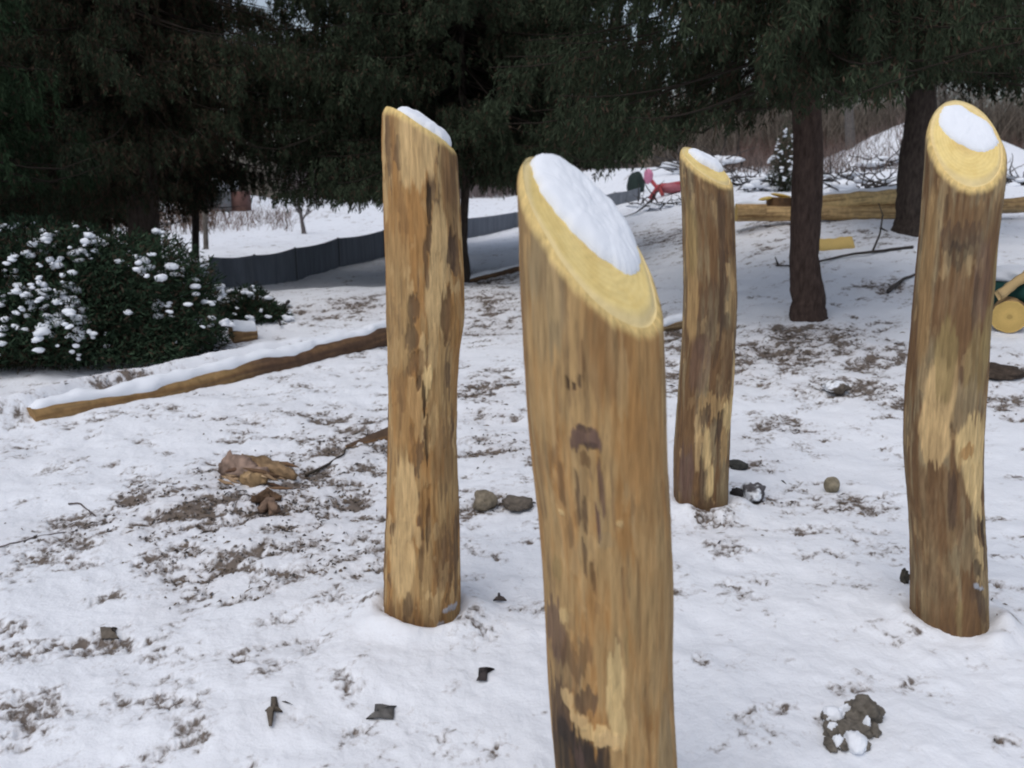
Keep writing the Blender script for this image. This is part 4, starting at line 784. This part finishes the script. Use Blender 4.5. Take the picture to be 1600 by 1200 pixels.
# snow-laden sapling left of the slim trunk
cs_ = G(1224, 300); s_ = size(1, cs_); shrub(cs_, 24 * s_, .5, 105 * s_, 6000, 'narrow dark conifer sapling dotted with snow just left of the slim spruce trunk', 611, 44, name='conifer_sapling', clump=(1.6 * s_, 4.5 * s_))
twig_heap(1110, 270, 120, 36, 40, 'snow-dusted brush heap far back above the middle post top', 607, 12)
twig_heap(1390, 262, 80, 26, 30, 'snow-dusted brush at the foot of the white bank near the right post', 608, 8)
twig_heap(1150, 292, 90, 30, 50, 'tangled snowy branches above the log stub, beside the middle post top', 604, 8)
twig_heap(1310, 285, 70, 24, 40, 'snowy twig heap directly right of the slim spruce trunk, above the logs', 605, 8)
twig_heap(1600, 290, 90, 30, 50, 'snowy twig heap at the right edge of the photo beyond the right post', 606, 8)
twig_heap(1040, 326, 100, 16, 30, 'low snowy pile of twigs on the slope below the red play frame', 603, 9)
# dark logs on the ground seen between the posts
a, b2 = gp(730, 440, .02), gp(815, 424, .05); lying_log('thin_log', a, b2, size(6, a), size(6, a), 'thin dark brown log on the snow between the left and the front post', ('dark', 'brown'), 91, snow=.7, ends='brown')
a, b2 = gp(540, 700, -.01), gp(650, 668, -.01); lying_log('rotten_log', a, b2, size(5, a), size(22, a) , 'rotting brown log piece sticking out behind the foot of the left post', ('dark', 'brown'), 92, ends='brown')
a, b2 = gp(1030, 520, .03), gp(1066, 512, .04); lying_log('short_log', a, b2, size(9, a), size(9, a), 'short snow-capped log in the gap between the front and middle post', ('grey', 'brown'), 93, snow=1.2, ends='brown')
a, b2 = gp(362, 532, .06), gp(400, 530, .06); lying_log('log_chunk', a, b2, size(17, a), size(13, a), 'short tan log chunk with snow on top behind the long log', ('tan', 'brown'), 94, snow=1.3, ends='brown', snow_t=.04, segs=30)
q = gp(280, 545, .06); s_ = size(1, q); root = empty('boulder', q - [0, 0, .06]); tag(root, 'dark rounded boulder with snow on top beside the snowy bush', 'boulder')
mb = MB(); V, Fq = blob(q, (34 * s_, .16, 16 * s_), 3, .2, 1.4, 14); mb.add(V, Fq, (.03, .034, .036)); under(mb.build('rock', STONE), root)
mb = MB(); V, Fq = blob(q + [2 * s_, .02, 11 * s_], (30 * s_, .15, 11 * s_), 3, .3, 1.6, 15); mb.add(V, Fq); under(mb.build('snow_cap', SNOW), root)

# ------------------------------------------------------------------ stones, clods, leaves, sticks
def stone(px, py, w_px, h_px, label, colr, seed, name='stone', cat='stone', dpt=1.0, grp=None, snow=False, amp=.5, fr=1.7, sub=4):
    q = gp(px, py + h_px * .5); s = size(1, q); mb = MB(); q[2] += h_px * s * .42
    V, Fq = blob((0, 0, 0), (w_px * s / 2, w_px * s / 2 * dpt, h_px * s * .62), sub, amp, fr, seed); V = V + q
    nz = fbm(V[:, 0] * 40, V[:, 1] * 40, V[:, 2] * 40, seed, 3)
    Cc = np.array(colr) * (1 + .5 * nz[:, None])
    if snow: m = S(fbm(V[:, 0] * 22, V[:, 1] * 22, V[:, 2] * 22, seed + 2, 3), .05, .15); Cc = Cc + (np.array([.75, .78, .82]) - Cc) * m[:, None]
    mb.add(V, Fq, np.clip(Cc, .01, .85)); o = mb.build(name, STONE); return tag(o, label, cat, grp)
stone(757, 782, 36, 24, 'rounded tan stone right of the left post, the larger of two side by side', (.20, .17, .125), 21)
stone(808, 789, 46, 18, 'flat brown stone touching the left edge of the front post', (.13, .11, .09), 22)
stone(1299, 756, 24, 22, 'small squarish tan stone on clean snow between the middle and right posts', (.24, .21, .15), 23, amp=.18)
stone(1306, 607, 40, 16, 'low dark stone half under snow below the slim tree', (.10, .085, .07), 24, snow=True)
stone(1555, 582, 70, 20, 'dark brown earth clod right of the right post', (.06, .045, .035), 25, name='clod', cat='clod')
stone(1176, 768, 40, 26, 'dark snowy clod right of the foot of the middle post', (.10, .095, .10), 26, snow=True, name='clod', cat='clod', amp=.5)
stone(1150, 776, 20, 12, 'small black clod at the foot of the middle post', (.03, .028, .028), 27, name='clod', cat='clod')
stone(1153, 733, 34, 10, 'flat dark bark chip in the snow above the snowy clod', (.05, .05, .045), 28, name='bark_chip', cat='bark chip')
stone(1412, 905, 14, 20, 'small dark tuft sticking to the left edge of the right post near its foot', (.06, .055, .045), 29, name='bark_chip', cat='bark chip', amp=.6, fr=3)
# big muddy clod at the lower right, built of several lumps with snow in the hollows
q = gp(1332, 1150); s_ = size(1, q); root = empty('earth_clod', q); tag(root, 'crumbly grey brown lump of frozen earth with snow in its hollows at the bottom right', 'clod'); mb = MB(); rg = np.random.default_rng(9)
def lump(px, py, rx, ry, rz, colr, sd, m=mb, amp=.5):
    c = gp(px, py); c[2] += rz * s_ * .55; V, Fq = blob(c, (rx * s_, ry * s_, rz * s_), 4, amp, 2.2, sd)
    nz = fbm(V[:, 0] * 60, V[:, 1] * 60, V[:, 2] * 60, sd, 3)[:, None]; m.add(V, Fq, np.clip(np.array(colr) * (1 + .5 * nz), .01, .9))
for (px, py, rx, ry, rz, sd) in [(1345, 1128, 26, 26, 22, 1), (1362, 1140, 15, 18, 16, 2), (1322, 1150, 22, 20, 15, 3), (1340, 1160, 24, 18, 14, 4), (1300, 1162, 14, 18, 12, 5), (1362, 1165, 10, 12, 10, 6), (1312, 1183, 12, 14, 9, 7), (1296, 1180, 9, 14, 8, 8), (1348, 1188, 9, 10, 7, 9), (1292, 1135, 10, 14, 10, 10)]: lump(px, py, rx, ry, rz, (.135, .12, .10), sd)
under(mb.build('earth', STONE), root)
mb2 = MB()
for (px, py, rx, ry, rz, sd) in [(1300, 1128, 16, 16, 15, 21), (1335, 1176, 16, 22, 15, 22), (1300, 1150, 9, 9, 15, 23), (1318, 1136, 10, 6, 19, 24), (1352, 1150, 6, 8, 20, 25), (1308, 1172, 9, 9, 13, 26)]: lump(px, py, rx, ry, rz, (.8, .82, .86), sd, mb2, .3)
under(mb2.build('snow_patches', SNOW), root)
# broken wood chunk left of the left post
q = gp(400, 745); s_ = size(1, q); root = empty('broken_stump', q); tag(root, 'splintered pinkish brown chunk of broken wood lying in trampled litter left of the left post', 'wood chunk')
def chunk(pts, rad, colr, sd, nm):
    mb = MB(); P3 = np.array([gp(px, py) + [0, 0, z * s_] for px, py, z in pts]); t = np.linspace(0, len(P3) - 1, 18); p3 = np.stack([np.interp(t, np.arange(len(P3)), P3[:, a]) for a in range(3)], -1)
    rr = np.interp(t, np.arange(len(P3)), np.array(rad) * s_); mb.tube(p3, rr, 20, colr, rough=.75, seed=sd)
    V = mb.V[0]; nz = fbm(V[:, 0] * 30, V[:, 1] * 30, V[:, 2] * 90, sd, 4); V += (.016 * fbm(V[:, 0] * 18, V[:, 1] * 60, V[:, 2] * 60, sd + 3, 3))[:, None] * np.array([.3, .5, 1.0])
    mb.C[0] = np.clip(np.asarray(colr) * (.75 + .8 * nz[:, None]), .02, .6); under(mb.build(nm, WOODX, smooth=False), root)
chunk([(348, 745, 14), (370, 745, 14), (395, 752, 12), (415, 758, 10)], [14, 19, 17, 9], rgb(150, 128, 114), 3, 'split_face')
chunk([(380, 735, 20), (410, 742, 18), (440, 752, 12), (462, 758, 5)], [10, 13, 10, 4], rgb(142, 118, 90), 4, 'splinter')
chunk([(385, 765, 8), (405, 768, 8), (418, 768, 5)], [9, 11, 5], rgb(160, 134, 100), 5, 'splinter')
chunk([(395, 800, 5), (420, 788, 6), (440, 785, 4)], [4, 7, 4], rgb(120, 96, 76), 6, 'splinter')
chunk([(408, 806, 6), (424, 800, 8), (430, 806, 4)], [5, 9, 6], rgb(130, 108, 92), 7, 'splinter')
rg = np.random.default_rng(77)
for k in range(26):
    mb = MB()
    c = gp(rg.uniform(352, 455), rg.uniform(735, 775)) ; c[2] += rg.uniform(4, 22) * s_ * (1 - abs(k - 13) / 26); L_ = rg.uniform(22, 60) * s_; d = np.array([1, rg.normal(-.35, .25), rg.normal(-.12, .18)]); d /= np.linalg.norm(d); t = np.linspace(0, 1, 5)[:, None]
    mb.tube(c + d * L_ * (t - .5) + rg.normal(0, .6 * s_, (5, 3)), np.array([.5, 3, 4.2, 2.6, .3]) * s_ * rg.uniform(.5, 1.1), 4, rgb(*[(160, 134, 106), (120, 94, 72), (178, 152, 122), (92, 70, 56)][k % 4]) * rg.uniform(.8, 1.1)); under(mb.build('splinter', WOODX, smooth=False), root)
# leaf and curled twigs in the foreground
def leaf(outl, label, colr, name='fallen_leaf', th_=.004, bumpz=.012):
    for _ in range(2):
        o2 = np.array(outl, float); nx = np.roll(o2, -1, 0); outl = np.stack([o2 * .75 + nx * .25, o2 * .25 + nx * .75], 1).reshape(-1, 2)
    pts = np.array([gp(px, py, .004) for px, py in outl]); pts[:, 2] = pts[:, 2].mean() + .006 + .3 * (pts[:, 2] - pts[:, 2].mean()) + .006 * fbm(pts[:, 0] * 25, pts[:, 1] * 25, 0, 5, 2); c = pts.mean(0); n_ = len(pts); mid = c + (pts - c) * .55; mid[:, 2] += bumpz; top = c + [0, 0, bumpz * 1.2]
    V = np.vstack([pts, mid, top, pts - [0, 0, th_], c[None] - [0, 0, th_]]); Fq = []
    for k in range(n_):
        m = (k + 1) % n_; Fq += [(k, m, n_ + m, n_ + k), (n_ + k, n_ + m, 2 * n_, 2 * n_), (m, k, 2 * n_ + 1 + k, 2 * n_ + 1 + m), (2 * n_ + 1 + m, 2 * n_ + 1 + k, 3 * n_ + 1, 3 * n_ + 1)]
    mb = MB(); mb.add(V, Fq, colr); return tag(mb.build(name, LITTER), label, 'leaf')
leaf([(572, 1140), (573, 1130), (585, 1124), (600, 1120), (615, 1114), (622, 1117), (614, 1128), (606, 1138), (598, 1145), (588, 1143)], 'single pointed grey leaf on clean snow at the bottom centre-left', (.12, .115, .11))
leaf([(744, 1078), (745, 1068), (750, 1062), (760, 1058), (776, 1058), (763, 1064), (757, 1070), (754, 1080)], 'small dark curled leaf on the snow beside the front post', (.05, .042, .042))
leaf([(768, 944), (776, 938), (779, 932), (785, 937), (794, 948), (784, 944)], 'tiny three-pointed brown leaf on snow right of the left post foot', (.07, .058, .055))
leaf([(415, 1143), (420, 1130), (430, 1121), (443, 1127), (444, 1140), (434, 1138), (425, 1150)], 'crumpled brown leaf on the snow near the bottom edge at the left', (.12, .10, .08))
leaf([(157, 1000), (160, 985), (172, 978), (186, 986), (180, 996), (190, 1004), (170, 1006)], 'crumpled grey brown leaf in the trampled snow at the lower left', (.13, .11, .09))
branch('bare_twig', [(0, 858), (66, 845), (120, 828), (160, 817)], 1.3, 'long thin twig lying on the snow at the left edge', 510, colr=(.14, .12, .12), lift=.004, cat='twig')
branch('bare_twig', [(110, 784), (125, 793), (145, 808), (165, 817)], 1.5, 'short thin twig crossing the long one at the left', 511, colr=(.12, .10, .095), lift=.008, cat='twig')
branch('bark_stick', [(478, 740), (500, 731), (530, 716), (542, 707)], 2.6, 'dark curved stick leading from the broken wood towards the left post', 512, colr=(.06, .05, .04), lift=.012, cat='stick')
branch('bark_stick', [(1505, 980), (1525, 972), (1545, 962)], 2.0, 'thin stick lying at the foot of the right post', 513, colr=(.12, .10, .08), lift=.012, cat='stick')
branch('bark_stick', [(452, 480), (436, 490), (438, 515)], 3.0, 'dark stub poking from the snow bank left of the left post', 514, colr=(.05, .045, .045), lift=.04, cat='stick')
# uncountable litter
def litter(n_, seed):
    rg = np.random.default_rng(seed); X_, Y_ = [], []
    while len(X_) < n_:
        a = rg.uniform(-.75, .75, 4000); r = np.exp(rg.uniform(math.log(1.2), math.log(22), 4000)); x, y = r * np.sin(a), r * np.cos(a); d = dirt(x, y)
        ok = rg.random(4000) < np.clip(d - .1, .0, 1) ** 1.2 * np.where(litter_field(x, y, d) > -.05, 1.0, .08) * np.minimum(1, (r / 3) ** .4); X_ += list(x[ok]); Y_ += list(y[ok])
    x, y = np.array(X_[:n_]), np.array(Y_[:n_]); z = Hs(x, y) + .002; N = n_; stick = rg.random(N) < .35
    L_ = np.where(stick, rg.uniform(.015, .06, N), rg.uniform(.008, .024, N)) * (1 + .04 * y); W_ = np.where(stick, rg.uniform(.002, .005, N), L_ * rg.uniform(.4, .8, N)); W_ = np.maximum(W_, .0009 * y)
    a = rg.uniform(0, math.pi * 2, N); d = np.stack([np.cos(a), np.sin(a), rg.normal(0, .22, N)], -1); s = np.stack([-np.sin(a), np.cos(a), rg.normal(0, .35, N)], -1); c = np.stack([x, y, z], -1)
    h = (np.where(stick, W_, .004))[:, None] * np.array([0, 0, 1.0]) + rg.uniform(0, .006, N)[:, None] * np.array([0, 0, 1.0])
    jt = lambda: rg.uniform(.6, 1.2, N)[:, None]
    V = np.stack([c - d * L_[:, None] * .5 * jt(), c - s * W_[:, None] * .5 * jt() + h * .3, c + d * L_[:, None] * .5 * jt(), c + s * W_[:, None] * .5 * jt(), c + h], 1)
    f = np.array([(0, 1, 4), (1, 2, 4), (2, 3, 4), (3, 0, 4)]); Fq = (np.arange(N)[:, None, None] * 5 + f[None]).reshape(-1, 3)
    pal = np.array([(.085, .065, .05), (.045, .038, .034), (.11, .085, .065), (.16, .125, .09), (.08, .075, .07)]); Cc = pal[rg.integers(0, 5, N)] * rg.uniform(.7, 1.3, N)[:, None]
    o = mesh_np('leaf_litter', V.reshape(-1, 3), Fq, LITTER, None, np.repeat(Cc, 5, 0), smooth=False); tag(o, 'scattered dark leaf crumbs, bark bits and twig fragments strewn over the snow', 'leaf litter', kind='stuff')
litter(5000, 700)
print('objects', len(scene.objects), 'verts', sum(len(o.data.vertices) for o in scene.objects if o.type == 'MESH'))
